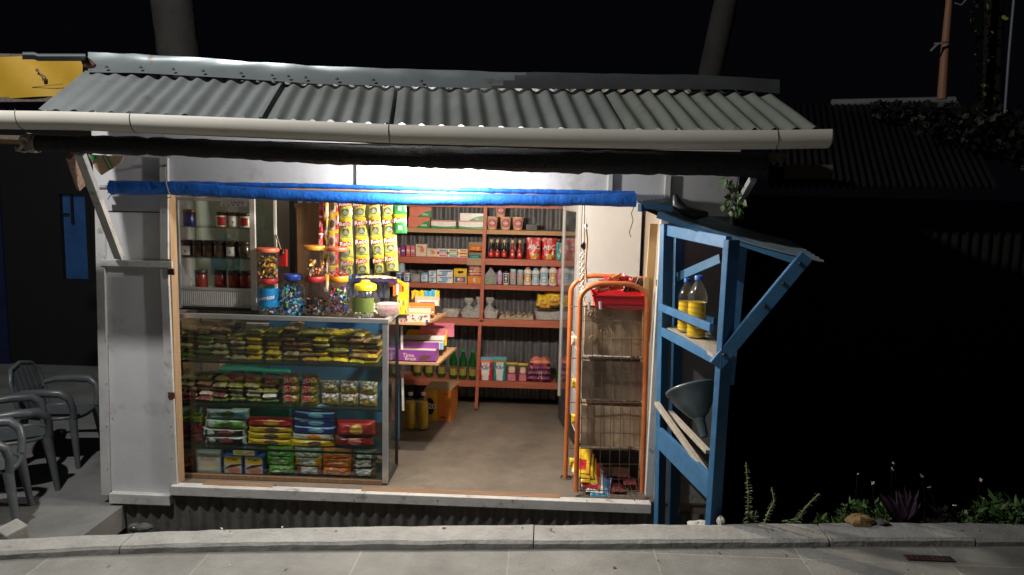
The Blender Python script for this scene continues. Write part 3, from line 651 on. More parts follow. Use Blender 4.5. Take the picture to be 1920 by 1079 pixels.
# palms behind
PALM = mat('palm_bark', (0.045,0.041,0.037), .9, var=.3, vs=4, bump=.6, bs=18)
FRD = mat('palm_frond', (0.05,0.08,0.03), .6, var=.3)
def palm(px0, py0, px1, py1, Y, r0_, r1_, lb):
    a_ = UV(px0, py0, Y); c_ = UV(px1, py1, Y); d = (c_-a_); base = a_ - d*((a_.z-TZ)/d.z); top = a_ + d*((6.5-a_.z)/d.z)
    t = thing('palm_tree', base, lb, 'palm tree', 'palm trunks behind the kiosk'); q = MB(); n_ = 60
    pts = [base.lerp(top, i/n_) + Vector((.03*math.sin(i*.13),0,0)) for i in range(n_+1)]
    q.tube(pts, [r0_+(r1_-r0_)*i/n_ for i in range(n_+1)], PALM, 18, rf=lambda i,k,p: 1+.025*(i%2)+.05*noise.noise(p*6)); q.build('trunk', t)
    q = MB()
    for k in range(13):
        an = k*2.4; L_ = 2.0; dz = random.uniform(.2,.8)
        mid = [top + Vector((math.cos(an)*L_*s_, math.sin(an)*L_*s_, dz*math.sin(s_*2.6)*1.0-.8*s_*s_)) for s_ in [j/10 for j in range(11)]]
        q.tube(mid, [.02]*6+[.012]*5, FRD, 4)
        sd = Vector((-math.sin(an), math.cos(an), -.3))
        for j in range(1, 11):
            for s_ in (-1,1):
                p0 = mid[j]; e_ = sd*s_*(.35*math.sin(j*.3)+.1); e_.z = -.2; q.add([p0, p0+Vector((.03,.03,0)), p0+e_], [(0,1,2)], FRD)
    q.build('crown', t); return t
palm(338, 100, 328, 0, 2.9, .20, .17, 'thick pale palm trunk rising behind the left end of the roof')
palm(1335, 140, 1368, 0, 3.3, .13, .10, 'slanting palm trunk rising behind the right end of the roof')

# ================================================================== BACKGROUND, RIGHT
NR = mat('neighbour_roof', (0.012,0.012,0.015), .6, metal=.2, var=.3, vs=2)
nh = thing('shed', UV(1650,500,2.4), 'dark neighbouring shed with a low corrugated roof, right of the kiosk', 'shed')
a_ = UV(1440,350,.9); c_ = UV(1868,352,.9); e_ = UV(1790,196,3.4); g_ = UV(1440,196,3.4)
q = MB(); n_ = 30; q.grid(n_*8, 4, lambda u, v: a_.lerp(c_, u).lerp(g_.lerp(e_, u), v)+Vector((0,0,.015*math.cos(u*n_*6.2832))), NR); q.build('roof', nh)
q = MB(); q.tube([UV(1560,193,3.4),UV(1790,188,3.4)], .035, mat('shed_ridge',(0.30,0.30,0.31),.6), 8); q.build('ridge_cap', nh)
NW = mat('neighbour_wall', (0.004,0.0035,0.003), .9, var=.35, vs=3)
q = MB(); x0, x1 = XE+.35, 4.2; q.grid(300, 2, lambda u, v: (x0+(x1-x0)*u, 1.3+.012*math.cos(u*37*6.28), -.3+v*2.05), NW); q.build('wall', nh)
q = MB(); q.bar(UV(1470,322,.85),UV(1560,322,.85),.03,.09,mat('dim_board',(0.10,0.075,0.05),.8)); q.build('board', nh)
LEAFL = mat('vine_leaf', (0.22,0.38,0.05), .5, var=.3, vs=30); LEAF = mat('leaf', (0.07,0.14,0.035), .55, var=.35, vs=30); LEAFP = mat('pale_weed_leaf', (0.25,0.30,0.15), .6, var=.25, vs=30)
PURL = mat('purple_leaf', (0.055,0.02,0.052), .6, var=.3, vs=15); LEAFD = mat('dark_leaf', (0.008,0.012,0.007), .6, var=.35)
def leaf(q, p, L_, W_, dr, up, m, curl=.15):
    dr = Vector(dr).normalized(); sd = dr.cross(Vector(up))
    if sd.length < .01: sd = dr.cross(Vector((1,0,0)))
    sd.normalize(); nn = sd.cross(dr).normalized()
    pts = [p, p+dr*L_*.35+sd*W_/2+nn*curl*L_*.3, p+dr*L_*.35-sd*W_/2+nn*curl*L_*.3, p+dr*L_*.38, p+dr*L_*.75+sd*W_*.3, p+dr*L_*.75-sd*W_*.3, p+dr*L_-nn*curl*L_*.4]
    q.add(pts, [(0,3,1),(0,2,3),(1,3,4),(3,2,5),(3,6,4),(3,5,6)], m)
def rv(): return Vector((random.uniform(-1,1), random.uniform(-1,1), random.uniform(-1,1)))
# creeper over the shed roof
q = MB()
for i in range(2600):
    u = random.random(); px = 1640+300*u; py = 196+10*u+random.uniform(0,1)**.8*(95*u+16)+random.uniform(-6,6)*u
    p = UV(px, py, 3.0-random.uniform(0,1.2)*(1 if u > .3 else .3)-.2); leaf(q, p, .07, .05, rv(), rv(), LEAFD)
tag(q.build('creeper'), 'dark creeper foliage spread over the shed roof', 'creeper', kind='stuff')
tr = thing('tree', UV(1862,215,3.1), 'dark tree trunk wrapped by a lit green climbing vine', 'tree')
q = MB(); q.tube([UV(1858,300,3.2), UV(1862,120,3.2), UV(1868,-140,3.2), UV(1874,-500,3.2)], [.10,.085,.08,.06], mat('dark_bark',(0.022,0.016,0.013),.9), 10); q.build('trunk', tr)
q = MB()
for i in range(160):
    py = random.uniform(-120, 208); px = 1838+random.gauss(0,9)-4*math.sin(py*.03); p = UV(px, py, 3.0+random.uniform(-.05,.05)); leaf(q, p, random.uniform(.03,.06), .035, rv()+Vector((0,-.3,-.6)), rv(), LEAFL if random.random()<.35 else LEAFD)
for i in range(26):
    p = UV(random.choice([1820+random.uniform(-8,20), 1888+random.uniform(-10,10)]), random.choice([33+random.uniform(-5,5), 205+random.uniform(-6,10), 215+random.uniform(-5,8)]), 2.9); leaf(q, p, .05, .035, rv(), rv(), LEAFL)
q.build('vine', tr)
OPOLE = wood('orange_pole', (0.45,0.22,0.13), (0.35,0.16,0.09), .6, 2)
q = MB(); q.tube([UV(1766,186,2.6), UV(1772,90,2.6), UV(1780,0,2.6), UV(1790,-120,2.6)], [.040,.034,.028,.025], OPOLE, 12); 
pol = thing('pole', UV(1766,186,2.6), 'thick orange brown pole standing on the shed roof', 'pole'); q.build('shaft', pol)
q = MB(); q.tube([UV(1745,96,2.5),UV(1757,84,2.5),UV(1768,80,2.5),UV(1777,78,2.52)], .010, GRY, 6, rf=lambda i,k,p:1+.5*noise.noise(p*50)); q.tube([UV(1752,82,2.5),UV(1766,82,2.5)], .009, GRY, 5); q.build('knotted_rag', pol)
q = MB(); q.tube([UV(1790,6,2.6),UV(1802,10,2.6),UV(1812,0,2.6),UV(1825,-30,2.6)], .008, GRY, 5); q.build('wire', pol)
q = MB(); q.tube([UV(1884,212,2.3), UV(1892,100,2.3), UV(1901,0,2.3), UV(1908,-90,2.3)], .011, mat('grey_rod',(0.22,0.24,0.28),.5), 8); tag(q.build('rod'), 'thin grey metal rod rising at the right picture edge', 'rod')
# hanging leaves by the right brace
q = MB()
for i in range(70):
    p = UV(random.gauss(1378,13), random.uniform(336,402), -.25+random.uniform(-.1,.1)); leaf(q, p, random.uniform(.035,.06), .03, rv()+Vector((0,0,-.9)), rv(), LEAF if random.random()<.7 else LEAFP)
q.tube([UV(1385,330,-.25),UV(1378,370,-.25),UV(1372,402,-.25)], .003, LEAFD, 5)
tag(q.build('hanging_plant'), 'leafy sprig hanging under the right end of the roof', 'plant')
# weeds behind the kerb
def weed(pts, n_, L_, m, lb, Y=-.86):
    q = MB(); P_ = [UV(x, y, Y) for x, y in pts]; q.tube(P_, .003, m, 5)
    for i in range(n_):
        t = i/n_*(len(P_)-1); k = min(int(t), len(P_)-2); p = P_[k].lerp(P_[k+1], t-k); f_ = 1-.55*i/n_
        for s_ in (-1,1): leaf(q, p, L_*f_*random.uniform(.7,1.2), L_*.45*f_, Vector((s_*random.uniform(.5,1), random.uniform(-.8,.4), random.uniform(-.3,.5))), (0,0,1), m)
    return tag(q.build('weed'), lb, 'weed', 'weeds behind the kerb')
weed([(1404,985),(1403,960),(1403,920),(1399,868)], 26, .034, LEAFP, 'tall upright pale weed beside the blue rack')
weed([(1412,985),(1415,972),(1418,958)], 7, .028, LEAFP, 'tiny weed shoot at the foot of the tall upright weed')
weed([(1432,985),(1442,958),(1452,940),(1447,915)], 16, .026, LEAFP, 'thin crooked weed between the tall weed and the slanting weed')
weed([(1482,986),(1498,970),(1512,950),(1536,926)], 22, .032, LEAFP, 'pale weed slanting to the right behind the kerb')
weed([(1486,988),(1476,980),(1470,976)], 5, .03, LEAFP, 'low weed sprig at the foot of the slanting weed')
def bush(px0, px1, ptop, n_, m, nm, lb, seed, Y=-.80, L_=.05, cat='plant', grp='low plants behind the kerb'):
    random.seed(seed); q = MB()
    for k in range(max(6,n_//14)):
        px = random.uniform(px0, px1); hh = math.sin((px-px0)/(px1-px0)*math.pi)**.6; ph_ = 990-(990-ptop)*hh*random.uniform(.6,1.05)
        yy = Y+random.uniform(0,.35); a_ = UV(px+random.uniform(-12,12), 992, yy); c_ = UV(px, ph_, yy); mid = a_.lerp(c_,.5)+rv()*.03; q.tube([a_, mid, c_], .0022, m, 4)
        for j in range(14):
            t = random.uniform(.15,1); p = a_.lerp(c_, t)+rv()*.012; leaf(q, p, L_*random.uniform(.5,1.3), L_*.4, rv()+Vector((0,-.2,.3)), rv(), m)
    return tag(q.build(nm), lb, cat, grp)
bush(1570, 1680, 925, 260, LEAF, 'leafy_plant', 'low green fern-like plant around the ochre stone', 3)
bush(1525, 1580, 968, 90, LEAF, 'leafy_plant', 'small creeping green plant left of the ochre stone', 4)
bush(1790, 1960, 930, 420, LEAF, 'leafy_plant', 'wide green plant behind the kerb at the right picture edge', 5)
bush(1728, 1800, 950, 120, LEAFD, 'leafy_plant', 'dark thin plant between the purple plant and the wide green plant', 6)
random.seed(8)
q = MB()
for i in range(14):
    b0 = UV(1690+random.uniform(-8,8), 985, -.78); an = (i/13-.5)*1.9; leaf(q, b0+Vector((0,random.uniform(-.03,.03),random.uniform(0,.05))), random.uniform(.12,.20), .042, Vector((math.sin(an), random.uniform(-.4,.3), 1.1)), (0,-1,.3), PURL, .25)
tag(q.build('purple_plant'), 'purple long-leaved plant behind the kerb', 'plant', 'low plants behind the kerb')
q = MB()
for k in range(11):
    px = [1580,1608,1636,1672,1676,1728,1742,1790,1838,1842,1812][k]; py = [945,888,905,880,870,892,915,948,900,935,960][k]
    a_ = UV(px+random.uniform(-8,8), 990, -.7); c_ = UV(px, py, -.7); q.tube([a_, a_.lerp(c_,.6)+rv()*.02, c_], .0014, LEAFD, 4)
    for j in range(5): leaf(q, c_, .012, .008, rv(), rv(), CRM)
tag(q.build('tiny_flowers'), 'thin stalks with tiny pale flowers among the plants', 'flowers', kind='stuff')
# leaf litter / rusty grate on the path
RU = mat('rust_patch', (0.10,0.04,0.03), .85, var=.4, vs=40, bump=.6, bs=80, spots=.3, ss=30, spot=(.2,.17,.15))
g0, g1 = G(1702,1052,PZ), G(1776,1042,PZ)
gr = thing('drain_grate', (g0+g1)/2, 'small rusty drain cover set in the grey paving', 'drain cover')
q = MB(); q.box(g0.x, g1.x, g0.y, g0.y+.045, PZ+.001, PZ+.010, RU); q.build('cover', gr, bevel=.002)
q = MB()
for i in range(9):
    x = g0.x+(g1.x-g0.x)*(i+.5)/9; q.box(x-.004, x+.004, g0.y+.008, g0.y+.037, PZ+.0105, PZ+.013, DARK)
q.build('slots', gr)

# bits of litter and dry leaves on the paving and kerb
random.seed(77)
DRYL = mat('dry_leaf', (0.16,0.09,0.045), .8, var=.4, vs=40); q = MB()
for i in range(46):
    px = random.uniform(20,1900); py = random.choice([random.uniform(1022,1034), random.uniform(1022,1075), random.uniform(990,1000)])
    p = G(px, py, PZ+.003 if py > 1015 else KZ+.006); leaf(q, p, random.uniform(.008,.028), random.uniform(.005,.014), Vector((random.uniform(-1,1), random.uniform(-1,1), .1)), (0,0,1), random.choice([DRYL, DRYL, PALE, STN]), .3)
tag(q.build('litter'), 'scattered dry leaf bits and grit on the paving and kerb', 'litter', kind='stuff')
# ================================================================== GOODS: builders (base at the origin, front towards -y)
def part(q, nm, t, bevel=0):
    o = q.build(nm, None, origin=(0,0,0), bevel=bevel); o.parent = t; return o
def carton(w_, d, h, m, face=None, lb='', cat='box', grp=None, nm='carton_box', bevel=.0015):
    q = MB(); q.box(-w_/2, w_/2, -d/2, d/2, 0, h, m)
    if face: face(q, w_, d, h)
    o = q.build(nm, None, origin=(0,0,0), bevel=0); return tag(o, lb, cat, grp)
def panel(q, x0, x1, z0, z1, d, m, e=.0008):       # printed patch on a front face at y=-d/2
    q.add([(x0,-d/2-e,z0),(x1,-d/2-e,z0),(x1,-d/2-e,z1),(x0,-d/2-e,z1)], [(0,1,2,3)], m)
def disc(q, x, z, rx, rz, d, m, e=.0012, n=18):
    q.add([(x+rx*math.cos(2*math.pi*k/n), -d/2-e, z+rz*math.sin(2*math.pi*k/n)) for k in range(n)], [tuple(range(n))], m)
def ftext(q, txt, size, x, z, d, m, e=.002, rot=0, sx=1.0):
    c, s_ = math.cos(rot), math.sin(rot)
    q.text(txt, size, m, lambda a, b_: (x+a*c-b_*s_, -d/2-e, z+a*s_+b_*c), sx)
def pillow(w_, h, t, m, mf=None, seed=0, nu=16, nv=10, crimp=.07, wr=.10, face=None, flat=False, vp=.6, ve=3):
    """film packet. flat: lying, w along x, h along y, t up; else standing: w along x, h up, t along y"""
    q = MB(); rs = seed*7.3
    def th(u, v):
        a = max(0, 1-abs(2*u-1)**4); b_ = max(0, 1-abs(2*v-1)**ve); 
        e = min(u, 1-u)/crimp; e = min(1, e)
        k = (a**.5)*(b_**vp)
        n_ = noise.noise(Vector((u*5+rs, v*5, 1)))*wr*1.8 + noise.noise(Vector((u*14+rs, v*11, 2)))*wr
        return t/2*max(0, k*(1+n_))*(e**.5)
    for s_ in (1, -1):
        def fn(u, v):
            x = (u-.5)*w_*(1-.05*math.sin(v*math.pi)); y = (v-.5)*h*(1-.06*math.sin(u*math.pi)*0); k = th(u, v)*s_
            wob = .004*noise.noise(Vector((u*4+rs, v*4, 8)))
            if flat: return (x, y, t/2+k+wob)
            return (x, -k+wob, h/2+y)
        if s_ == 1: q.grid(nu, nv, fn, m, mf=mf)
        else: q.grid(nu, nv, lambda u, v: fn(1-u, v), m, mf=(lambda u, v: mf(1-u, v)) if mf else None)
    if face: face(q, th)
    return q
def pouch(w_, h, t, m, top, lb, txt=None, tm=None, tsz=.4, grp=None, cat='pouch', seed=1, deco=None):
    """stand-up pouch: fat foot, thin sealed top"""
    q = MB()
    def th(u, v): return t/2*(1-v**1.6)*(max(0, 1-abs(2*u-1)**3)**.6)*(1+.25*noise.noise(Vector((u*5, v*6, seed))))+.0015
    def mfn(u, v):
        if v > .9: return top
        return deco(u, v) if deco else m
    for s_ in (1, -1):
        def fn(u, v): return ((u-.5)*w_*(1-.08*math.sin(v*3.1)), -s_*th(u, v)+.003*noise.noise(Vector((u*4,v*4,seed+3))), v*h)
        if s_ == 1: q.grid(18, 18, fn, m, mf=mfn)
        else: q.grid(18, 10, lambda u, v: fn(1-u, v), m, mf=lambda u, v: mfn(1-u, v))
    if txt:
        def tf(x, y):
            u = .5+x/w_; v = .56+y/h; return (x, -th(min(1,max(0,u)), v)-.004, v*h)
        q.text(txt, tsz*w_, tm, tf)
    return tag(q.build('pouch', None, origin=(0,0,0)), lb, cat, grp)

# ------------------------------------------------------------------ SHOWCASE
YF = .115; YK = YF+.36
z0 = FZ+.014; zt = ZZ(520,593,YF); xa = XX(331,750,YF); xb = XX(727,750,YF); 
case = thing('display_case', ((xa+xb)/2, YF+.2, FZ), 'low glass showcase with aluminium frame full of snack packets', 'showcase')
def fr_(x0, x1, y0, y1, za, zb, nm='frame', m=ALU, bv=.002): 
    q = MB(); q.box(x0, x1, y0, y1, za, zb, m); return q.build(nm, case, bevel=bv)
fr_(xa, xb+.004, YF-.004, YF+.026, zt-.028, zt); fr_(xa, xb+.004, YK-.022, YK+.004, zt-.028, zt); fr_(xb-.024, xb+.004, YF+.0265, YK-.0225, zt-.028, zt)
fr_(xb-.034, xb, YF, YF+.024, z0, zt-.0285); fr_(xb-.02, xb, YK-.022, YK, z0, zt-.0285, m=BLACK); fr_(xa, xa+.014, YF, YF+.024, z0, zt-.0285, m=BLACK); fr_(xa, xa+.014, YK-.022, YK, z0, zt-.0285)
fr_(xa+.0145, xb-.0345, YF+.002, YF+.026, z0-.012, z0+.016, m=BROWNW); fr_(xa, xb, YF+.03, YK, z0-.01, z0+.003, 'bottom_board', DARK)
SHD = glass('shelf_glass_edge', (0.72,0.80,0.76), .8, .05, .02)
SHE = mat('shelf_edge', (0.015,0.03,0.022), .25)
shz = [ZZ(520, y, YF+.03) for y in (681, 762, 843)]
for z in shz:
    q = MB(); q.box(xa+.015, xb-.035, YF+.03, YK-.03, z-.006, z, SHD); sh_ = q.build('shelf', case)
    q = MB(); q.box(xa+.015, xb-.035, YF+.022, YF+.0295, z-.012, z+.001, SHE); q.build('shelf_rail', sh_)
q = MB(); q.box(xa+.015, xb-.035, YF+.010, YF+.013, z0+.017, zt-.029, PANE2); q.build('front_pane', case)
q = MB(); q.box(xb-.012, xb-.009, YF+.0265, YK-.0225, z0+.01, zt-.029, PANE); q.build('side_pane', case)
q = MB(); q.box(xa+.015, xb-.026, YF+.028, YK-.024, zt-.014, zt-.008, PANE2); q.build('top_pane', case)

# packets in the showcase: stacks of lying film packets
BRNP = pk('warm_brown', (0.26,0.15,0.07))
def snack(key, w_, d, t, mats, seed, txt=None, tm=WHT):
    def mf(u, v):
        if len(mats) == 1: return mats[0]
        if u < .06 or u > .94: return mats[1]
        if len(mats) > 2 and noise.noise(Vector((u*2.2+seed*3, v*1.5, seed))) > .16: return mats[2]
        return mats[0]
    q = pillow(w_, d, t, mats[0], mf=mf, seed=seed, nu=18, nv=14, flat=True, wr=.16, vp=.42, ve=7)
    if txt: 
        th = t*.5
        q.text(txt, t*.9, tm, lambda x, y: (x-w_*.16-y*.2, -d*.5+.012+ (0.5-abs(.0+y/(t*1.2)))*-.006, t*.5+y*.85+0), 1.0)
    o = q.build('snack_packet', None, origin=(0,0,0)); return Proto(tag(o, 'snack packet', 'snack packet'))
K = {}
for k, ms, grp in (('olive',[OLV,DYEL,KHA],'olive'),('dark',[DGRN,OLV,OLV],'dark green'),('khaki',[KHA,OLV,DYEL],'khaki'),('yellow',[DYEL,OLV,YEL],'dull yellow'),('brown',[BRNP,MAR,KHA],'brown'),('red',[MAR,CRM,SALM],'red and cream'),('pale',[CRM,DBRN,WHT],'pale'),('gold',[GOLD,MAR,YEL],'golden')):
    K[k] = [snack(k, .15, .19, .036, ms, i+1) for i in range(3)]
def stacks(cols, zbase, y, lab, colw, tab):
    """cols: list of (px centre, [kinds bottom to top])"""
    for ci, (px, ks) in enumerate(cols):
        z = zbase
        for ri, k in enumerate(ks):
            kk = K[k][(ci*5+ri*3) % 3]
            t = tab.get(k, .034); s_ = colw/.15*random.uniform(.97,1.06)
            x = XX(px+random.uniform(-3,3), 700, y)
            nm_ = dict(olive='olive',dark='dark green',khaki='khaki',yellow='dull yellow',brown='brown',red='red and cream',pale='pale see-through',gold='golden')[k]
            lb = '%s packet, %s showcase shelf, %s stack from the left, %s layer' % (nm_, lab, ORD[ci], ORD[ri])
            o = kk.put((x, y+random.uniform(-.02,.02)+.10, z), (random.uniform(-.06,.06), random.uniform(-.07,.07), random.uniform(-.14,.14)+(math.pi if random.random()<.3 else 0)), lb, (s_, 1, t/.036*1.0))
            o['group'] = 'snack packets stacked on the %s showcase shelf' % lab
            z += t*.93
# upper shelf, about 12 stacks
colsA = [(352,['dark','dark','olive','dark','dark','brown']),(385,['olive','dark','khaki','olive','dark','brown']),(413,['khaki','khaki','khaki','khaki','khaki','brown']),(447,['khaki','khaki','khaki','brown','khaki']),
 (478,['yellow','yellow','yellow','khaki','yellow','olive']),(512,['yellow','yellow','yellow','gold','olive','olive']),(545,['gold','brown','yellow','red','brown','olive','brown']),(575,['gold','brown','gold','brown','olive','olive']),
 (605,['yellow','yellow','olive','olive','yellow','olive']),(636,['yellow','gold','olive','yellow','olive','yellow']),(668,['yellow','brown','gold','olive','brown','olive']),(694,['yellow','gold','brown','olive','brown'])]
stacks(colsA, shz[0]+.002, YF+.06, 'top', .105, {})
colsB = [(352,['red','red','brown','brown','khaki']),(382,['red','pale','red','brown','brown']),(412,['dark','red','dark','brown','khaki']),(442,['dark','pale','dark','olive']),(474,['dark','pale','khaki','olive']),(504,['dark','pale','olive','brown'])]
stacks(colsB, shz[1]+.002, YF+.06, 'second', .10, {'pale': .035})
# bigger yellow-red crisp bags and see-through nut packs on the second shelf
def crisp(seed):
    def mf(u, v):
        if v < .2: return YEL
        d = (u-.36)**2/.05+(v-.62)**2/.12
        if d < 1 and u < .55: return RED
        if (u-.72)**2/.02+(v-.65)**2/.06 < 1: return GOLD
        return DBRN if v > .8 else OLV
    q = pillow(.125, .085, .07, OLV, mf=mf, seed=seed, nu=22, nv=16, wr=.15)
    q.text('SU', .042, WHT, lambda x, y: (x-.018+y*.3, -.040-.0*x, .052+y+x*.25))
    return Proto(tag(q.build('crisp_bag', None, origin=(0,0,0)), 'bag', 'crisp bag', 'yellow and red crisp bags on the second showcase shelf'))
cr = [crisp(i) for i in (3, 9)]
def seeds_(seed):
    def mf(u, v):
        n_ = noise.noise(Vector((u*9, v*9, seed)))
        if v > .62: return WHT if n_ > .05 else (GRY if n_ > -.2 else ORA)
        return KHA if n_ > -.05 else (GOLD if n_ > -.25 else OLV)
    q = pillow(.105, .085, .06, KHA, mf=mf, seed=seed, nu=22, nv=16, wr=.2)
    return Proto(tag(q.build('nut_packet', None, origin=(0,0,0)), 'bag', 'nut packet', 'small nut packets on the second showcase shelf'))
nt_ = [seeds_(i) for i in (4, 7)]
zb = shz[1]+.002
def at_(px, z, y): return (XX(px, CY+F*0+ (0), y) if False else XX(px, 720, y), y, z)
n_ = 0
for px, py, w2 in ((438,693+18,0),(470,690+18,0),(506,722,0)):
    pass
for i, (px, zz, lbp) in enumerate(((447,.128,'third'),(478,.128,'second'),(513,.12,'leftmost'))):
    cr[i%2].put(at_(px, zb+zz, YF+.14), (.5,.1*(i-1),.1), 'dark crisp bag leaning on top of the small packets, %s of three' % (['leftmost','middle','rightmost'][i]), (1,1,.75))
for i, (px, zz) in enumerate(((548,0),(582,0),(548,.062),(582,.062),(549,.118),(586,.118))):
    cr[(i+1)%2].put(at_(px, zb+zz, YF+.10), (.25,random.uniform(-.05,.05),random.uniform(-.1,.1)), 'yellow and red crisp bag, %s of the %s stack, second shelf' % (['bottom','middle','top'][i//2], ['left','right'][i%2]), (.98,1,.88 if i<4 else 1.0))
for i, (px, zz) in enumerate(((620,0),(655,0),(691,0),(620,.078),(655,.078),(691,.078))):
    nt_[i%2].put(at_(px, zb+zz, YF+.10), (.1,random.uniform(-.06,.06),random.uniform(-.1,.1)), '%s small nut packet in the %s row, second shelf' % (['leftmost','middle','rightmost'][i%3], ['bottom','upper'][i//3]), (1.15,1,.98))
# third shelf: long biscuit rolls
def biscuit(w_, h, base, second, third, lbt, oval=True, wave=False, txt=None, tm=WHT):
    def mf(u, v):
        if u < .05 or u > .95: return second
        if oval and (u-.55)**2/.03+(v-.5)**2/.12 < 1: return third
        if oval and (u-.2)**2/.008+(v-.5)**2/.08 < 1: return second
        if v > .82 or v < .10: return second if not wave else third
        return base
    q = pillow(w_, h, h*1.25, base, mf=mf, seed=hash(lbt)%17, nu=34, nv=14, crimp=.05, wr=.06)
    if txt: q.text(txt, h*.42, tm, lambda x, y: (x, -h*.66, h*.5+y))
    return tag(q.build('biscuit_roll', None, origin=(0,0,0)), lbt, 'biscuit pack', 'biscuit rolls on the third showcase shelf')
DRED = pk('deep_red', (0.32,0.02,0.02)); WGRY = pk('pale_grey', (0.5,0.52,0.5)); DBLU = pk('deep_blue', (0.015,0.04,0.28)); YBIS = pk('biscuit_yellow', (0.60,0.36,0.02)); AQ = pk('aqua', (0.12,0.35,0.42)); LG2 = pk('leaf_green', (0.14,0.40,0.06))
zc = shz[2]+.002
def W(px): return px/S(YF+.12)
items = [((337,381),(818,836),DRED,MAR,BLK,'dark red biscuit roll at the bottom left of the third shelf'),
 ((337,381),(799,818),DRED,MAR,BLK,'dark red biscuit roll lying on the bottom left one'),
 ((337,380),(786,800),LG2,YEL,DGRN,'green biscuit roll with yellow edge above the dark red ones'),
 ((337,380),(772,786),LG2,WGRY,DGRN,'topmost green biscuit roll at the left end of the third shelf'),
 ((386,463),(823,838),BLK,WGRY,MAR,'black and white cookie roll at the bottom of the second stack'),
 ((383,461),(808,823),BLK,WGRY,MAR,'black and white cookie roll lying on the bottom one'),
 ((386,462),(790,808),LG2,WGRY,DGRN,'green and silver biscuit roll under the aqua one'),
 ((388,468),(771,790),AQ,WGRY,DGRN,'aqua biscuit roll on top of the second stack'),
 ((466,548),(825,837),YBIS,DYEL,DBRN,'yellow biscuit roll at the bottom of the third stack'),
 ((466,547),(813,825),YBIS,DYEL,DBRN,'yellow biscuit roll second from the bottom, third stack'),
 ((468,549),(801,813),YBIS,DYEL,DBRN,'yellow biscuit roll directly under the red one'),
 ((465,552),(785,801),RED,DRED,GOLD,'red biscuit roll on top of the yellow stack'),
 ((548,626),(824,837),YBIS,DYEL,DBRN,'yellow biscuit roll under the cream one, fourth stack'),
 ((549,625),(812,824),CRM,WGRY,ORA,'cream biscuit roll under the blue ones')]
for k in range(4): items.append(((551,630),(798-14*k,812-14*k),DBLU,NAV,LBLU,'%s of the four dark blue biscuit rolls, counted upwards' % ORD[k]))
items += [((629,700),(814,832),DRED,MAR,SALM,'glossy dark red biscuit pack at the bottom right of the third shelf'),((634,703),(786,812),DRED,RED,GOLD,'red biscuit pack with two golden ovals, top right of the third shelf')]
prev = {}
for (x0_, x1_), (ya, yb), b0, b1_, b2_, lb in items:
    y = YF+.11; za = zc + (837-yb)/S(y)*1.07; h = (yb-ya)/S(y)*1.06
    o = biscuit(W(x1_-x0_)*1.12, h*1.06, b0, b1_, b2_, lb, wave=(b0 is DBLU), txt=('OLYMPIA' if False else None))
    o.location = (XX((x0_+x1_)/2, (ya+yb)/2, y), y, za); o.rotation_euler = (0, random.uniform(-.02,.02), random.uniform(-.06,.06))
# bottom shelf
zd = z0+.004; y = YF+.10
def face_cream(q, w_, d, h):
    panel(q, -w_*.46, w_*.46, .01, h*.97, d, WGRY); disc(q, 0, h*.30, w_*.36, h*.2, d, CRM, .002); ftext(q, 'Cream', w_*.22, 0, h*.74, d, GRY, .002); ftext(q, 'CRACKERS', w_*.13, 0, h*.60, d, SALM, .002)
def put(o, px, y, z, rz=0): o.location = (XX(px, 880, y), y, z); o.rotation_euler = (0,0,rz); return o
put(carton(W(50), .08, .150, GRY, face_cream, 'pale grey cracker tin with lettering on the bottom shelf', 'cracker box'), 396, y, zd)
def face_y(q, w_, d, h):
    panel(q, -w_*.45, w_*.45, h*.03, h*.97, d, CRM); panel(q, -w_*.45, w_*.45, h*.6, h*.97, d, DYEL, .0014); disc(q, w_*.05, h*.22, w_*.36, h*.17, d, SALM, .0016)
    q.add([(-w_*.45,-d/2-.002,h*.3),(-w_*.40,-d/2-.002,h*.25),(w_*.45,-d/2-.002,h*.50),(w_*.45,-d/2-.002,h*.56),(-w_*.1,-d/2-.002,h*.5)], [(0,1,2,3,4)], BLK); ftext(q, 'ROMA', w_*.2, 0, h*.78, d, DBRN, .0024)
for px, k in ((441,'left'),(480,'right')): put(carton(W(37), .07, .118, BLU, face_y, '%s of the two upright blue and yellow biscuit boxes' % k, 'biscuit box', 'blue and yellow biscuit boxes'), px, y, zd)
def face_l(q, w_, d, h):
    panel(q, -w_*.46, w_*.46, h*.08, h*.92, d, CRM); disc(q, -w_*.2, h*.45, w_*.14, h*.3, d, DYEL, .0015); q.add([(-w_*.1,-d/2-.002,h*.1),(w_*.46,-d/2-.002,h*.5),(w_*.46,-d/2-.002,h*.7),(0,-d/2-.002,h*.3)], [(0,1,2,3)], SALM)
put(carton(W(46), .07, .046, BLU, face_l, 'blue and yellow biscuit box lying across the two upright ones', 'biscuit box', 'blue and yellow biscuit boxes'), 462, y, zd+.120)
def bag(w_, h, b0, b1_, b2_, lb, seed):
    def mf(u, v):
        if u < .1 or u > .92: return b0
        if .22 < u < .82 and .2 < v < .85: return b2_ if noise.noise(Vector((u*4,v*5,seed)))>.1 else b1_
        return b0
    q = pillow(w_, h, .07, b0, mf=mf, seed=seed, nu=22, nv=14, crimp=.10, wr=.2)
    return tag(q.build('biscuit_bag', None, origin=(0,0,0)), lb, 'biscuit pack', 'biscuit bags on the bottom showcase shelf')
BG = [('green',(505,552),LG2,LG2,WGRY,'green biscuit bag with pale label'),('gold',(556,604),YBIS,WGRY,WHT,'white and gold biscuit bag'),('orange',(607,660),ORA,ORA,SALM,'orange biscuit bag with blue edge'),('silver',(662,704),DBRN,WGRY,WHT,'silver and brown biscuit bag')]
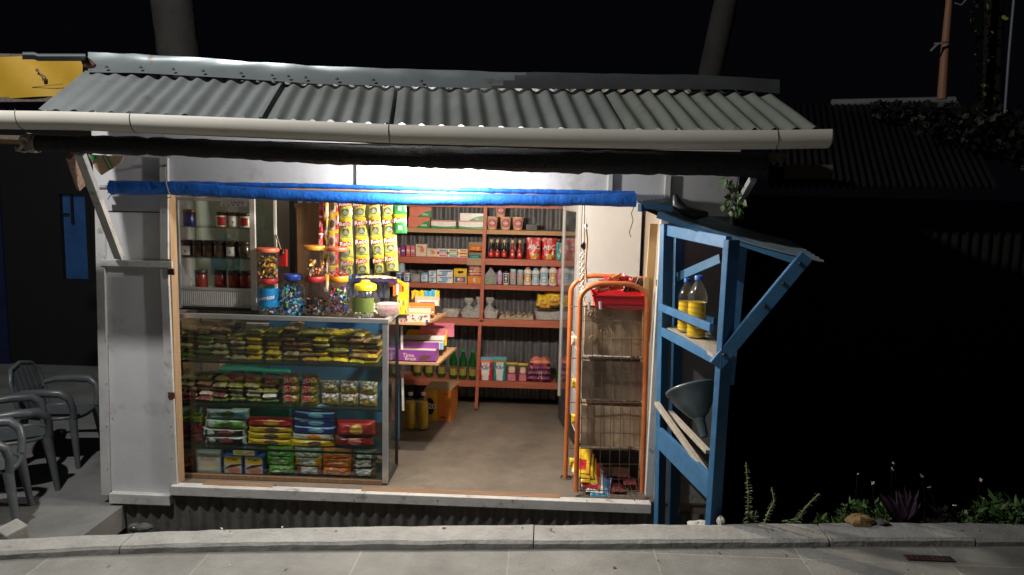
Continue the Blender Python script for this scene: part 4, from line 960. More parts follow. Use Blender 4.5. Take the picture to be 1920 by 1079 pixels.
for ci, (nm_, (x0_, x1_), a0, a1_, a2_, lb) in enumerate(BG):
    for r_ in range(3):
        if nm_ == 'gold' and r_ != 1: a0 = (MAR if r_ == 0 else WGRY)
        elif nm_ == 'gold': a0 = YBIS
        o = bag(W(x1_-x0_+8), .066, a0, a1_, a2_, '%s, %s of its stack, bottom shelf' % (lb, ['bottom one','middle one','top one'][r_]), ci*3+r_)
        put(o, (x0_+x1_)/2+random.uniform(-2,2), y, zd+.0585*r_, random.uniform(-.1,.1))
o = bag(W(46), .10, MAR, DRED, GOLD, 'dark red biscuit bag in the left corner of the bottom shelf', 30); put(o, 350, y, zd)
# teal crate and papers seen behind the packets
q = MB(); q.box(XX(410,700,.62), XX(545,700,.62), .58, .75, ZZ(470,805,.6), ZZ(470,692,.6), mat('teal_crate',(0.02,0.30,0.22),.4,var=.15)); tag(q.build('storage_crate', bevel=.01), 'teal plastic crate seen through the showcase behind the packets', 'crate')
q = MB(); q.box(XX(336,650,.9), XX(405,650,.9), .95, 1.25, FZ+.002, ZZ(370,604,.9), CARD); tag(q.build('cardboard_box'), 'tall brown carton behind the left end of the showcase', 'carton')
q = MB(); q.add([UV(410,606,.55),UV(450,606,.55),UV(455,628,.53),UV(412,626,.53)],[(0,3,2,1)],WHT); q.add([UV(462,605,.55),UV(505,606,.55),UV(500,632,.50),UV(458,628,.52)],[(0,3,2,1)],WHT); q.add([UV(440,605,.545),UV(452,606,.545),UV(452,622,.54),UV(442,622,.54)],[(0,3,2,1)],LG2); tag(q.build('loose_papers'), 'white plastic bags and papers behind the showcase under its top edge', 'papers')

# ------------------------------------------------------------------ UPPER GLASS CABINET on the showcase
YC = .235; YD = .45
xa2, xb2, xm = XX(328,480,YC), XX(506,480,YC+.01), XX(475,480,YC)
cz0 = zt+.012; cz1 = ZZ(420,372,YC)
cab = thing('glass_cabinet', ((xa2+xb2)/2, YC+.1, zt), 'tall narrow glass cabinet with white ribbed base standing on the showcase', 'cabinet')
def cb(x0, x1, y0, y1, za, zb, nm='frame', m=ALUW, bv=.0015):
    q = MB(); q.box(x0, x1, y0, y1, za, zb, m); return q.build(nm, cab, bevel=bv)
cb(xa2, xa2+.03, YC, YC+.02, cz0, cz1, m=ALU); cb(xm-.02, xm+.013, YC, YC+.02, cz0, cz1); 
cb(xm+.062, xm+.078, YD-.02, YD, cz0, cz1); cb(xa2+.0305, xm-.0205, YC, YC+.02, cz1-.02, cz1, m=ALU); cb(xa2+.0305, xm-.0205, YC, YC+.02, ZZ(400,545,YC), ZZ(400,540,YC), m=ALU)
lz0, lz1 = ZZ(400,574,YC), ZZ(400,545.5,YC)
cb(xa2+.0305, xm-.0205, YC, YC+.02, lz0-.006, lz0, m=ALU)
q = MB(); q.box(xa2+.031, xm-.021, YC+.014, YC+.018, lz0, lz1, CRM); nb = 34
for i in range(nb):
    x = xa2+.036+(xm-xa2-.064)*i/(nb-1); q.box(x-.0032, x+.0032, YC+.004, YC+.0138, lz0+.003, lz1-.003, ALUW)
q.build('ribbed_panel', cab)
csz = [ZZ(400, yy, YC+.03) for yy in (426, 484, 542)]
for z in csz: cb(xa2+.02, xm+.012, YC+.022, YD-.005, z-.006, z, 'shelf', SHD, 0)
q = MB(); q.box(xm+.002, xm+.004, YC+.021, YD-.021, cz0, cz1, PANE); q.build('side_pane', cab)
q = MB(); q.box(xa2+.005, xm+.06, YD-.004, YD-.001, csz[2], cz1, glass('mint_pane',(.86,.95,.90),.8,.05,.03)); q.build('back_pane', cab)
cb(xa2, xm+.06, YC+.021, YD, cz0-.011, cz0-.001, 'base', DARK, 0)
# lidded jars in it
JB = mat('jar_brown', (0.07,0.035,0.02), .25, var=.3, vs=30, coat=.3); JR = mat('jar_red', (0.25,0.03,0.02), .3, var=.4, vs=25, coat=.3); JD = mat('jar_lid_dark', (0.04,0.025,0.02), .35, var=.3)
def sjar(r, h, body, lid, label=None):
    t = thing('spice_jar', (0,0,0), 'jar', 'jar', 'small jars in the upper glass cabinet')
    q = MB(); q.lathe([(r*.95,0),(r,.004),(r,h*.72),(r*.92,h*.76)], body, 18); part(q, 'jar_body', t)
    q = MB(); q.lathe([(r*1.0,h*.77),(r*1.03,h*.78),(r*1.03,h*.98),(r*.95,h)], lid, 18); part(q, 'lid', t)
    if label:
        q = MB(); q.grid(8, 1, lambda u, v: (r*1.02*math.sin((u-.5)*1.5), -r*1.02*math.cos((u-.5)*1.5), h*(.10+.55*v)), label); 
        if label is WHT: q.text('a', r*.8, DRED, lambda x, y_: (x, -r*1.05, h*.36+y_))
        part(q, 'label', t)
    return Proto(t)
rj = .5*24/S(YC+.08)
J1 = sjar(rj, .11, JB, JD); J2 = sjar(rj, .11, JB, JD, WHT); J3 = sjar(rj*.97, .115, JR, JD); J4 = sjar(rj, .11, NAV, mat('lid_brown',(0.16,0.06,0.03),.4)); J5 = sjar(rj*.98, .10, CRM, JD, DRED); J6 = sjar(rj*.98, .10, CRM, JD, WHT)
yj = YC+.09
def jp(P, px, z, lb, s_=1): P.put((XX(px, 470, yj), yj, z+.001), (0,0,random.uniform(-.3,.3)), lb, (s_, s_, s_))
jp(J4, 357, csz[0], 'navy jar with brown lid alone at the left of the top cabinet shelf', .95)
jp(J5, 418, csz[0], 'jar with dark lid and red label on the top cabinet shelf', .95); jp(J6, 441, csz[0], 'jar with dark lid between the red labelled jar and the post', .92); jp(J5, 461, csz[0], 'dark lidded jar against the white post on the top cabinet shelf', .9)
for i, px in enumerate((352, 372, 391, 412, 435, 458)): jp(J2 if i in (0, 4) else J1, px, csz[1], 'dark brown jar, %s from the left on the middle cabinet shelf' % ORD[i], .96)
for i, px in enumerate((376, 412, 439, 459)): jp(J3, px, csz[2], 'dark red jar, %s from the left on the lowest cabinet shelf' % ORD[i], .98)
q = MB(); q.add([UV(332,496,YC+.05),UV(341,494,YC+.05),UV(348,515,YC+.04),UV(361,523,YC+.03),UV(352,536,YC+.04),UV(333,540,YC+.05)], [(0,5,4,3,2,1)], WHT); tag(q.build('folded_paper'), 'folded white paper in the left corner of the lowest cabinet shelf', 'paper')
q = MB(); c = UV(424,470,YD+.12); q.lathe([(.10,-.16),(.105,-.02),(.09,.05),(.03,.085),(.028,.11)], glass('blue_water_jug',(.45,.68,.82),.8,.06,.12), 20, c); tag(q.build('water_jug'), 'pale blue water jug seen through the glass cabinet', 'water jug')
q = MB(); p0, p1, p2, p3 = UV(412,371,YC+.026), UV(464,371,YC+.026), UV(463,388,YC+.026), UV(413,387,YC+.026); q.add([p0,p1,p2,p3],[(3,2,1,0)],WHT)
ctr = (p0+p1+p2+p3)/4; q.text('TANG', .032, BLU, lambda x, y_: ctr+Vector((x+.02,-.002,y_+.002))); 
for i in range(5): pp = p3.lerp(p2,.1+.18*i); q.box(pp.x, pp.x+.012, pp.y-.003, pp.y-.002, pp.z+.004, pp.z+.014, [PNK,LBLU,LG2,PUR,ORA][i])
tag(q.build('price_poster'), 'small white printed poster with handwriting at the top of the glass cabinet', 'poster')

# ------------------------------------------------------------------ CANDY JARS on the showcase top
LIDR = mat('lid_red', (0.55,0.04,0.04), .35); LIDO = mat('lid_orange', (0.85,0.33,0.03), .35); LIDB = mat('lid_blue', (0.03,0.07,0.36), .35); LIDY = mat('lid_yellow', (0.85,0.62,0.02), .35); LIDP = mat('lid_coral', (0.75,0.16,0.08), .35)
def sweets(r, z0_, z1_, mats, n_, sz, seed, curl=False):
    random.seed(seed); q = MB()
    for i in range(n_):
        a = random.uniform(0, 6.28); rr = r*(random.random()**.35)*.90; z = random.uniform(z0_, z1_); c = Vector((rr*math.cos(a), rr*math.sin(a), z)); m = random.choice(mats)
        if curl:
            v1 = rv().normalized()*sz; v2 = v1.cross(rv()).normalized()*sz
            q.tube([c+v1*math.cos(t)+v2*math.sin(t) for t in [j*.5 for j in range(9)]], sz*.22, m, 5)
        else:
            ax = rv().normalized(); b_ = ax.cross(rv()).normalized(); d_ = ax.cross(b_)
            L_ = sz*random.uniform(.8,1.2)
            q.add([c-ax*L_, c-ax*L_*.45+b_*sz*.35, c-ax*L_*.45-b_*sz*.35, c+ax*L_*.45+b_*sz*.35, c+ax*L_*.45-b_*sz*.35, c+ax*L_, c-ax*L_-b_*sz*.3, c+ax*L_-b_*sz*.3, c+d_*sz*.3, c-d_*sz*.3],
                  [(0,1,2,6),(3,5,7,4),(1,3,8),(3,4,8),(4,2,8),(2,1,8),(1,3,9),(3,4,9),(4,2,9),(2,1,9)], m)
    return q
def cjar(px0, px1, pyt, pyb, Y, lid, lb, content=None, kind='round', zb=None, lbl=None, clb=None):
    r = (px1-px0)/2/S(Y); z = zt+.001 if zb is None else zb; h = (pyb-pyt)/S(Y)
    px = (px0+px1)/2; x = XX(px, (pyt+pyb)/2, Y)
    t = thing('candy_jar', (x, Y, z), lb, 'jar'); q = MB()
    if kind == 'round': prof = [(r*.82,0),(r*.93,.004),(r,h*.12),(r,h*.58),(r*.93,h*.72),(r*.76,h*.83),(r*.76,h*.86)]; lr = r*.80; l0 = h*.86
    elif kind == 'wavy': prof = [(r*.8,0),(r*.88,.004),(r*.80,h*.1),(r*.9,h*.2),(r*.8,h*.34),(r*.92,h*.5),(r*.95,h*.8),(r*.9,h*.86)]; lr = r; l0 = h*.86
    elif kind == 'squat': prof = [(r*.72,0),(r*.86,.004),(r,h*.2),(r,h*.42),(r*.9,h*.58),(r*.66,h*.72),(r*.62,h*.75)]; lr = r*.70; l0 = h*.74
    else: prof = [(r*.85,0),(r*.90,.004),(r*.92,h*.5),(r*.95,h*.86)]; lr = r; l0 = h*.87
    o = Vector((x, Y, z))
    q.lathe(prof, CLEARP, 24, o, capt=False); q.build('jar_body', t)
    q = MB(); lp = [(lr,l0),(lr*1.04,l0+.002),(lr*1.04,h*.975),(lr*.97,h)]
    if kind == 'squat': lp = [(lr*1.1,l0),(lr*1.12,l0+.03),(lr*.95,h*.90),(lr*.55,h*.93),(lr*.42,h)]
    q.lathe(lp, lid, 24, o); q.build('lid', t)
    if lbl: 
        q = MB(); lm, z0_, z1_, txt, tm, ts, wide = lbl; n_ = 14
        q.grid(n_, 2, lambda u, v: o+Vector((r*1.012*math.sin((u-.5)*wide), -r*1.012*math.cos((u-.5)*wide), h*(z0_+(z1_-z0_)*v))), lm)
        if txt: q.text(txt, ts, tm, lambda a, b_: o+Vector((r*1.03*math.sin(a/r), -r*1.03*math.cos(a/r), h*((z0_+z1_)/2)+b_+a*.15)))
        q.build('label', t)
    if content:
        q = sweets(r*.92, h*content[1], h*content[2], content[0], content[3], content[4], int(px)); 
        for v in q.v: v += o
        if content[5:]:
            pass
        tag(q.build('sweets'), clb, 'sweets', None, 'stuff')
    return z+h
YJ = YF+.09
MENT = pk('mint_blue', (0.02,0.22,0.50))
h1 = cjar(483,528,521,589,YJ,LIDR,'jar with blue wraparound label and red lid, left end of the counter row',([BLU,SKY_,WHT],.03,.5,70,.020),'round',lbl=(MENT,.22,.74,'mentos',WHT,.036,3.6),clb='blue wrapped sweets in the jar with the blue label')
cjar(528,571,513,590,YJ,LIDB,'clear jar with dark blue lid full of teal and blue sweets',([SKY_,TEAL,TEAL,BLU,BLU,SKY_,LG2,NAV,WHT],.03,.72,150,.021),'round',clb='teal and blue wrapped sweets in the jar with the blue lid')
h3 = cjar(570,613,517,591,YJ,LIDR,'clear jar with dark red lid and dark chocolate sweets',([BLK,BLK,DBRN,SALM,BLK,GRY],.03,.42,110,.022),'round',lbl=(BLK,.30,.44,None,None,0,1.0),clb='black and brown sweets in the jar with the dark red lid')
h4 = cjar(614,657,515,591,YJ,LIDO,'clear jar with orange lid full of mixed coloured sweets',([BLU,WHT,RED,LG2,NAV,LBLU,RED,PUR,DGRN],.03,.72,150,.021),'round',clb='mixed blue, red and green sweets in the jar with the orange lid')
cjar(658,712,523,592,YJ,LIDY,'squat clear jar with a big yellow knobbed lid and green label',([LIME,CRM,KHA,WHT],.03,.34,70,.020),'squat',lbl=(pk('moss',(0.17,0.22,0.06)),.16,.55,None,None,0,1.7),clb='pale green sweets in the squat jar with the yellow lid')
cjar(481,523,463,521,YJ,LIDP,'tall clear jar with coral lid standing on the red-lidded blue label jar',([GOLD,BLK,ORA,DBRN,YEL],.03,.75,90,.024),'tall',zb=h1,clb='orange and black snacks in the jar with the coral lid')
cjar(570,609,459,518,YJ,LIDO,'wavy clear jar with orange lid stacked on the dark red-lidded jar',([ORA,BRN,GOLD,BRN],.03,.5,40,.026),'wavy',zb=h3,clb='a few orange and brown sweets in the wavy jar')
cjar(613,653,461,516,YJ,LIDP,'nearly empty clear jar with pale red lid stacked on the orange-lidded jar',([RED,SALM,MAR],.02,.12,26,.016),'tall',zb=h4,clb='few red sweets at the bottom of the nearly empty jar')
random.seed(5)
q = MB(); z = zt+.001; q.lathe([(.055,0),(.065,.01),(.07,.07),(.072,.075)], MILKY, 20, (XX(727,570,YJ+.05), YJ+.06, z)); q.lathe([(.050,.012),(.058,.05)], PNK, 16, (XX(727,570,YJ+.05), YJ+.06, z)); tag(q.build('plastic_tub'), 'pale pinkish plastic tub right of the yellow-lidded jar', 'tub')
q = MB(); q.lathe([(.045,0),(.05,.02),(.05,.10),(.02,.13)], MILKY, 16, (XX(537,520,YJ+.17), YJ+.17, zt+.002)); tag(q.build('plastic_canister'), 'cloudy plastic canister behind the blue-lidded jar', 'canister')
q = MB(); q.box(XX(524,490,.42),XX(536,490,.42),.42,.46,ZZ(530,500,.42),ZZ(530,468,.42),RED); q.tube([UV(526,468,.42),UV(522,455,.42),UV(518,440,.42)],.006,DBRN,6); q.tube([UV(528,474,.41),UV(532,468,.41),UV(530,478,.41)],.012,BLK,6); tag(q.build('red_tag'), 'red tag with black tie hanging by the glass cabinet', 'tag')
# transparent snack tray with round crackers and water bottles behind
WB = glass('blue_bottle', (.35,.55,.85), .9, .06, .10)
for i, (px, py) in enumerate(((656,535),(668,533),(680,534),(692,535),(703,536),(714,536),(724,536))):
    q = MB(); o = UV(px, py+22, YJ+.20); q.lathe([(.022,0),(.024,.01),(.022,.05),(.024,.08),(.012,.105),(.011,.12)], WB, 12, o); q.lathe([(.013,.12),(.013,.135)], CAPB, 10, o)
    tag(q.build('water_bottle'), 'small blue drink bottle behind the jars, %s from the left' % ORD[i], 'bottle', 'small blue bottles behind the jars')
q = MB(); o = UV(705,521,YJ+.18)
q.grid(20, 6, lambda u, v: o+Vector(((u-.5)*.26, (v-.5)*.06, .018*math.sin(u*3.14)*math.sin(v*3.14)+.006*noise.noise(Vector((u*9,v*5,1))))), KHA, mf=lambda u, v: [CRM,LIME,RED,CRM,KHA,LIME][int(abs(noise.noise(Vector((u*14,v*3,2)))*12))%6]); q.box(o.x-.13,o.x+.13,o.y-.035,o.y+.035,o.z-.022,o.z-.004,NAV); tag(q.build('snack_tray'), 'flat tray of round crackers behind the yellow lid', 'tray')

# ------------------------------------------------------------------ HANGING SACHET STRIPS
YR = .50
def strip(px0, px1, pyt, pyb, n_, kind, lb, lean=4, Y=YR, grp='green and yellow sachet strips'):
    q = MB(); a_, c_ = UV((px0+px1)/2, pyt, Y), UV((px0+px1)/2+lean, pyb, Y); w_ = (px1-px0)/S(Y); H = (c_-a_).length; hh = H/n_
    dirv = (c_-a_).normalized(); sd = Vector((1,0,0)) ; sd = (sd-dirv*sd.dot(dirv)).normalized(); seed = px0*.37
    for k in range(n_):
        def fn(u, v):
            s_ = (k+1-v)*hh; bul = .012*max(0,1-abs(2*u-1)**3)*max(0,1-abs(2*v-1)**4)**.5
            wv = .012*math.sin(s_*9+seed)+.004*noise.noise(Vector((u*3,s_*25,seed)))
            return a_ + dirv*s_ + sd*((u-.5)*w_) + Vector((0,-bul+wv,0))
        if kind == 'rebo':
            def mf(u, v):
                if v > .93 or v < .05: return LIME
                if v > .78: return YEL
                if abs(v-.70) < .13+.05*math.sin(u*6) and u > .08 and u < .95: return RED
                if (u-.5)**2/.09+(v-.28)**2/.035 < 1: return GRY if (u-.5)**2/.04+(v-.27)**2/.014 < 1 else DGRN
                return LIME if v < .55 or u < .08 else YEL
        elif kind == 'rebo2':
            def mf(u, v):
                if (u-.5)**2/.09+(v-.3)**2/.045 < 1: return WHT if (u-.5)**2/.03+(v-.3)**2/.014 < 1 else GRN
                return GRN if v < .6 else (YEL if v > .78 else RED)
        elif kind == 'coffee':
            def mf(u, v): return WHT if v > .9 else RED
        elif kind == 'coffee2':
            def mf(u, v): return GOLD if v > .8 else (DBRN if u < .5 and v > .3 else CRM if v < .6 else YEL)
        else:
            def mf(u, v):
                if u > .68: return RED if .1 < v < .9 else YEL
                if (u-.36)**2/.05+(v-.4)**2/.06 < 1: return DBRN
                return YEL if v > .75 else CRM
        q.grid(14, 20, fn, LIME, mf=mf)
        ct = fn(.5,.70)
        if kind.startswith('rebo'): q.text('Rebo', w_*.46, WHT, lambda x, y_: a_ + dirv*((k+.30)*hh - y_ - x*.12) + sd*x + Vector((0,-.0165+.012*math.sin(((k+.30)*hh)*9+seed),0)))
        elif kind == 'coffee': q.text('DELI', w_*.55, WHT, lambda x, y_: a_ + dirv*((k+.5)*hh - x) + sd*(-y_) + Vector((0,-.017+.012*math.sin(((k+.5)*hh)*9+seed),0)))
        elif kind == 'mix': q.text('ABC', w_*.26, WHT, lambda x, y_: a_ + dirv*((k+.5)*hh - x) + sd*(w_*.34-y_) + Vector((0,-.017+.012*math.sin(((k+.5)*hh)*9+seed),0)))
    return tag(q.build('sachet_strip'), lb, 'sachet strip', grp)
strip(597,606,372,470,3,'coffee','narrow red sachet strip, leftmost of the hanging strips',0,grp='coffee sachet strips')
strip(607,617,372,548,5,'coffee2','narrow yellow and brown sachet strip right of the narrow red one',0,grp='coffee sachet strips')
strip(617,636,368,530,5,'mix','sachet strip with chocolate bars, between coffee strips and green strips',-1,grp='coffee sachet strips')
strip(636,660,371,520,4,'rebo','first green and yellow sachet strip from the left, behind the nearly empty jar',4)
strip(662,687,371,514,4,'rebo','second green and yellow sachet strip from the left',7)
strip(689,711,369,514,4,'rebo','third green and yellow sachet strip from the left',12)
strip(713,737,370,509,4,'rebo','fourth green and yellow sachet strip from the left, longest on the right',11)
strip(738,762,366,438,2,'rebo2','short green sachet strip at the right end of the hanging strips',2)
q = MB(); q.tube([UV(590,366,.5),UV(770,366,.5)], .006, DARK, 6); tag(q.build('hanging_rod'), 'thin dark rod that the sachet strips hang from', 'rod')
# brown cupboard and dark post behind the strips
q = MB(); q.box(XX(552,450,1.0), XX(640,450,1.0), 1.0, 1.29, FZ+.001, ZZ(600,383,1.0), BROWNW); cbd = thing('cupboard', UV(590,700,1.0), 'tall brown wooden cupboard behind the candy jars', 'cupboard'); q.build('body', cbd, bevel=.003)
q = MB(); q.box(XX(543,450,.98), XX(550,450,.98), .98, 1.02, FZ+.001, 2.1, BLACK); q.build('edge_post', cbd)
q = MB(); q.box(XX(556,450,.98), XX(600,450,.98), .985, .999, FZ+.1, ZZ(590,390,.985), BROWNW); q.build('door', cbd, bevel=.002)
# ================================================================== BACK SHELVING
SZ = [ZZ(905, yy, YS) for yy in (431, 485, 534, 599, 715)]
TH = [8,12,9,13,12]
sxl, sxm, sxr = XX(700,600,YS), XX(899,600,YS), XX(1075,600,YS)
shf = thing('shelf_unit', ((sxl+sxr)/2, YS, FZ), 'long reddish wooden shelf unit against the corrugated back wall', 'shelf unit')
for z, t, m in zip(SZ, TH, (PLANK, SHELFP, SHELFP, SHELFP, SHELFP)):
    th = t/S(YS)
    q = MB(); q.box(sxl, sxr, YS, YS+.012, z-th, z, m); q.build('shelf_rail', shf, bevel=.002)
    q = MB(); q.box(sxl, sxr, YS+.0125, YB-.03, z-.014, z-.002, m); q.build('shelf_board', shf)
def post(px0, py0, px1, py1, wd=.03, Y=YS-.022):
    q = MB(); q.bar(UV(px0,py0,Y), UV(px1,py1,Y), wd, .03, SHELFP, (0,1,0)); q.build('post', shf, bevel=.002)
post(911,378,902,600); post(900,612,893,766,.028)
post(1062,380,1056,600,.02, YS-.022)
q = MB(); q.bar(UV(762,384,YS-.01),UV(1062,389,YS-.01),.02,.03,SHELFP); q.build('top_rail', shf)
yi = YS+.055
def put2(o, px, z, dy=0, rz=0): o.location = (XX(px, 500, yi+dy), yi+dy, z+.002); o.rotation_euler = (0,0,rz); return o
def w2(px): return px/S(yi)
# -- top shelf, left bay: tissue cartons
def f_rg(q, w_, d, h):
    n_ = 12; q.add([(-w_/2+.0+w_*.35,-d/2-.001,0)]+[(-w_/2+w_*(.35+.65*k/n_),-d/2-.001,h*.68*(math.sin(k/n_*1.57))) for k in range(n_+1)]+[(w_/2,-d/2-.001,0)], [tuple(range(n_+3))], GRN)
    ftext(q, 'nice', h*.36, w_*.22, h*.28, d, WHT, .002)
put2(carton(w2(40), .10, w2(20), SALM, f_rg, 'lower of the two red and green tissue cartons on the top shelf', 'tissue box', 'tissue cartons on the top shelf'), 787, SZ[0])
put2(carton(w2(41), .10, w2(18.5), SALM, f_rg, 'upper of the two red and green tissue cartons on the top shelf', 'tissue box', 'tissue cartons on the top shelf'), 789, SZ[0]+w2(20.3), .005, .04)
def f_wg(q, w_, d, h):
    n_ = 12
    for m_, s0, s1, e in ((GRN,0,.35,.001),(SALM,.85,.98,.001)):
        q.add([(-w_/2+w_*k/n_,-d/2-e,h*(s0)) for k in range(n_+1)]+[(-w_/2+w_*k/n_,-d/2-e,h*(s1-.12*math.sin(k/n_*3.14)) if s0 == 0 else h*s1) for k in range(n_,-1,-1)], [tuple(range(2*n_+2))], m_)
put2(carton(w2(46), .10, w2(15), WHT, f_wg, 'low white tissue pack with green wave between the carton stacks', 'tissue box'), 832, SZ[0])
put2(carton(w2(46), .10, w2(15), WHT, f_wg, 'white and green tissue pack under the red-edged one beside the middle post', 'tissue box'), 883, SZ[0])
put2(carton(w2(44), .10, w2(14), WHT, f_rg, 'white tissue pack with red edge on top, beside the middle post', 'tissue box'), 884, SZ[0]+w2(15.3))
# -- top shelf, right bay: noodle cups
CUPM = pk('cup_peach', (0.72,0.42,0.24)); CLID = pk('cup_lid', (0.85,0.75,0.62), .3)
def ncup():
    t = thing('noodle_cup', (0,0,0), 'cup', 'noodle cup', 'noodle cups on the top shelf'); h = .105; r = .048
    q = MB(); q.lathe([(r*.74,0),(r*.98,h*.96)], CUPM, 22); part(q, 'cup_body', t)
    q = MB(); q.lathe([(r*1.0,h*.96),(r*1.05,h*.97),(r*1.05,h*.995),(r*.98,h)], CLID, 22); part(q, 'lid', t)
    q = MB(); n_ = 20
    def cyl(x, z, e): rr = r*(.74+.24*z/h)+e; return (rr*math.sin(x/rr), -rr*math.cos(x/rr), z)
    q.add([cyl(0,h*.52,.003)]+[cyl(r*.68*math.cos(6.283*k/n_), h*.52+h*.32*math.sin(6.283*k/n_), .0025) for k in range(n_)], [(0,k+1,(k+1)%n_+1) for k in range(n_)], PUR)
    q.add([cyl(0,h*.52,.004)]+[cyl(r*.50*math.cos(6.283*k/n_), h*.52+h*.25*math.sin(6.283*k/n_), .0036) for k in range(n_)], [(0,k+1,(k+1)%n_+1) for k in range(n_)], SALM)
    q.text('mie', h*.28, WHT, lambda x, y: cyl(x, h*.52+y, .0055)); part(q, 'print', t)
    return Proto(t)
cu = ncup(); s_ = w2(24)/.105
for px, zz, lb in ((923,0,'noodle cup bottom left of the stack beside the middle post'),(948,0,'noodle cup in the middle of the bottom row, under the top cup'),(971,0,'noodle cup at the right end of the bottom row'),(938,.105*s_,'noodle cup standing on top of the other cups')):
    cu.put((XX(px,420,yi), yi, SZ[0]+.002+zz), (0,0,random.uniform(-.15,.15)), lb, (s_,)*3)
put2(carton(w2(20), .08, w2(11), BLK, None, 'black box added as shadow right of the noodle cups', 'carton'), 995, SZ[0], .02)  # black box put in where only a shadow lies
# -- second shelf
def f_soap(q, w_, d, h): disc(q, w_*.1, h*.55, w_*.2, h*.24, d, SALM, .001); ftext(q, 'soap', h*.22, -w_*.1, h*.82, d, BRN, .0015)
for i, (x0_, x1_, tp, m, lb) in enumerate(((741,752,466,PNK,'small pink soap box at the left end of the second shelf'),(753,761,462,PUR,'small purple pink soap box, second from left on the second shelf'),(763,770,461,SALM,'narrow coral soap box left of the cream one'),(771,779,461,PNK,'narrow pink soap box directly left of the cream square box'),(780,801,458,CRM,'square cream soap box with a round flower print'),(801,821,466,CRM,'low cream box right of the square cream box'))):
    put2(carton(w2(x1_-x0_-.6), .07, w2(481-tp), m, f_soap if i > 3 else (lambda q, w_, d, h: (panel(q,-w_*.4,w_*.4,h*.45,h*.6,d,WHT),panel(q,-w_*.4,w_*.4,h*.1,h*.2,d,MAR))), lb, 'soap box'), (x0_+x1_)/2, SZ[1])
cc = [(WHT,RED),(RED,WHT),(WHT,BLU),(LG2,WHT),(WHT,RED),(YEL,RED)]
for ci, px in enumerate((830,849,868)):
    for r_ in range(3):
        m, m2_ = cc[(ci*2+r_) % 6]
        put2(carton(w2(18), .08, w2(5.0), m, lambda q, w_, d, h: panel(q,-w_*.3,w_*.45,h*.25,h*.7,d,m2_), 'small flat box, %s stack, %s layer, left of the brown tray' % (ORD[ci], ['bottom','middle','top'][r_]), 'small box', 'small flat boxes on the second shelf'), px, SZ[1]+w2(5.2)*r_)
def opentray(px0, px1, pyt, pyb, Y, D, m, lb, lip=6, label=None, tilt=0, nm='display_tray'):
    """open carton tray: low front lip, high back"""
    z0_, z1_ = ZZ((px0+px1)/2, pyb, Y), ZZ((px0+px1)/2, pyt, Y); x0_, x1_ = XX(px0,(pyt+pyb)/2,Y), XX(px1,(pyt+pyb)/2,Y); l_ = lip/S(Y); q = MB(); e = .003
    q.box(x0_,x1_,Y,Y+e,z0_,z0_+l_,m); q.box(x0_,x1_,Y+D-e,Y+D,z0_,z1_,m); q.box(x0_+e,x1_-e,Y+e,Y+D-e,z0_,z0_+e,m)
    for x in (x0_, x1_-e): q.add([(x,Y+e,z0_),(x+e,Y+e,z0_),(x+e,Y+e,z0_+l_),(x,Y+e,z0_+l_),(x,Y+D-e,z0_),(x+e,Y+D-e,z0_),(x+e,Y+D-e,z1_),(x,Y+D-e,z1_)], [(0,1,2,3),(7,6,5,4),(0,4,5,1),(1,5,6,2),(2,6,7,3),(3,7,4,0)], m)
    if label: label(q, x0_, x1_, Y, z0_, z0_+l_)
    return tag(q.build(nm), lb, 'tray'), x0_, x1_, z0_
opentray(876,905,456,498,YS-.03,.12,CARD,'open brown carton with dark recess leaning at the middle post',14)
q = MB()
for i in range(12): c = UV(random.uniform(880,903), random.uniform(460,470), YS+.02); q.box(c.x-.012,c.x+.012,c.y,c.y+.02,c.z-.006,c.z+.006,ORA)
q.build('x') if False else None
for nm_, px, py, wd, hh, m, lb in (('sachet_bundle',891,466,26,10,ORA,'orange packets in the open brown carton'),('sachet_bundle',890,482,22,8,TEAL,'teal packets low in the open brown carton')):
    o = UV(px, py+hh/2, YS+.01); q = pillow(wd/S(YS), hh/S(YS), .05, m, seed=3, wr=.3); ob = tag(q.build(nm_, None, origin=(0,0,0)), lb, 'packets'); ob.location = o
GLB = mat('dark_sauce', (0.02,0.008,0.006), .12, coat=.5); GLR = mat('red_sauce', (0.35,0.02,0.01), .12, coat=.5); CAPY = mat('cap_cream', (0.80,0.55,0.25), .4)
def sauce(m, lbm, grp):
    t = thing('sauce_bottle', (0,0,0), 'b', 'sauce bottle', grp); h = .155; r = .0225
    q = MB(); q.lathe([(r*.9,0),(r,.004),(r,h*.42),(r*.82,h*.52),(r*.42,h*.70),(r*.38,h*.84)], m, 16); part(q, 'bottle_body', t)
    q = MB(); q.lathe([(r*.5,h*.84),(r*.52,h*.86),(r*.52,h*.985),(r*.45,h)], CAPY, 14); part(q, 'cap', t)
    q = MB(); q.grid(8, 1, lambda u, v: (r*1.03*math.sin((u-.5)*2.4), -r*1.03*math.cos((u-.5)*2.4), h*(.08+.30*v)), lbm)
    q.add([(r*1.08*math.sin(a*.1)*0+.010*math.cos(a*.628), -r*1.09, h*.23+.010*math.sin(a*.628)) for a in range(10)], [tuple(range(10))], WHT if lbm is RED and m is GLR else SALM); part(q, 'label', t)
    return Proto(t)
sb = sauce(GLB, RED, 'dark soy sauce bottles'); sr = sauce(GLR, RED, 'red chilli sauce bottles')
for i, px in enumerate((921,932.5,945.5)): sb.put((XX(px,465,yi),yi,SZ[1]+.002),(0,0,0),'dark sauce bottle with cream cap, %s of three' % ['leftmost','middle','rightmost'][i],(1.0,1,1.0))
for i, px in enumerate((961,974.5)): sr.put((XX(px,465,yi),yi,SZ[1]+.002),(0,0,0),'red sauce bottle with cream cap, %s of two' % ['left','right'][i],(1.0,1,1.0))
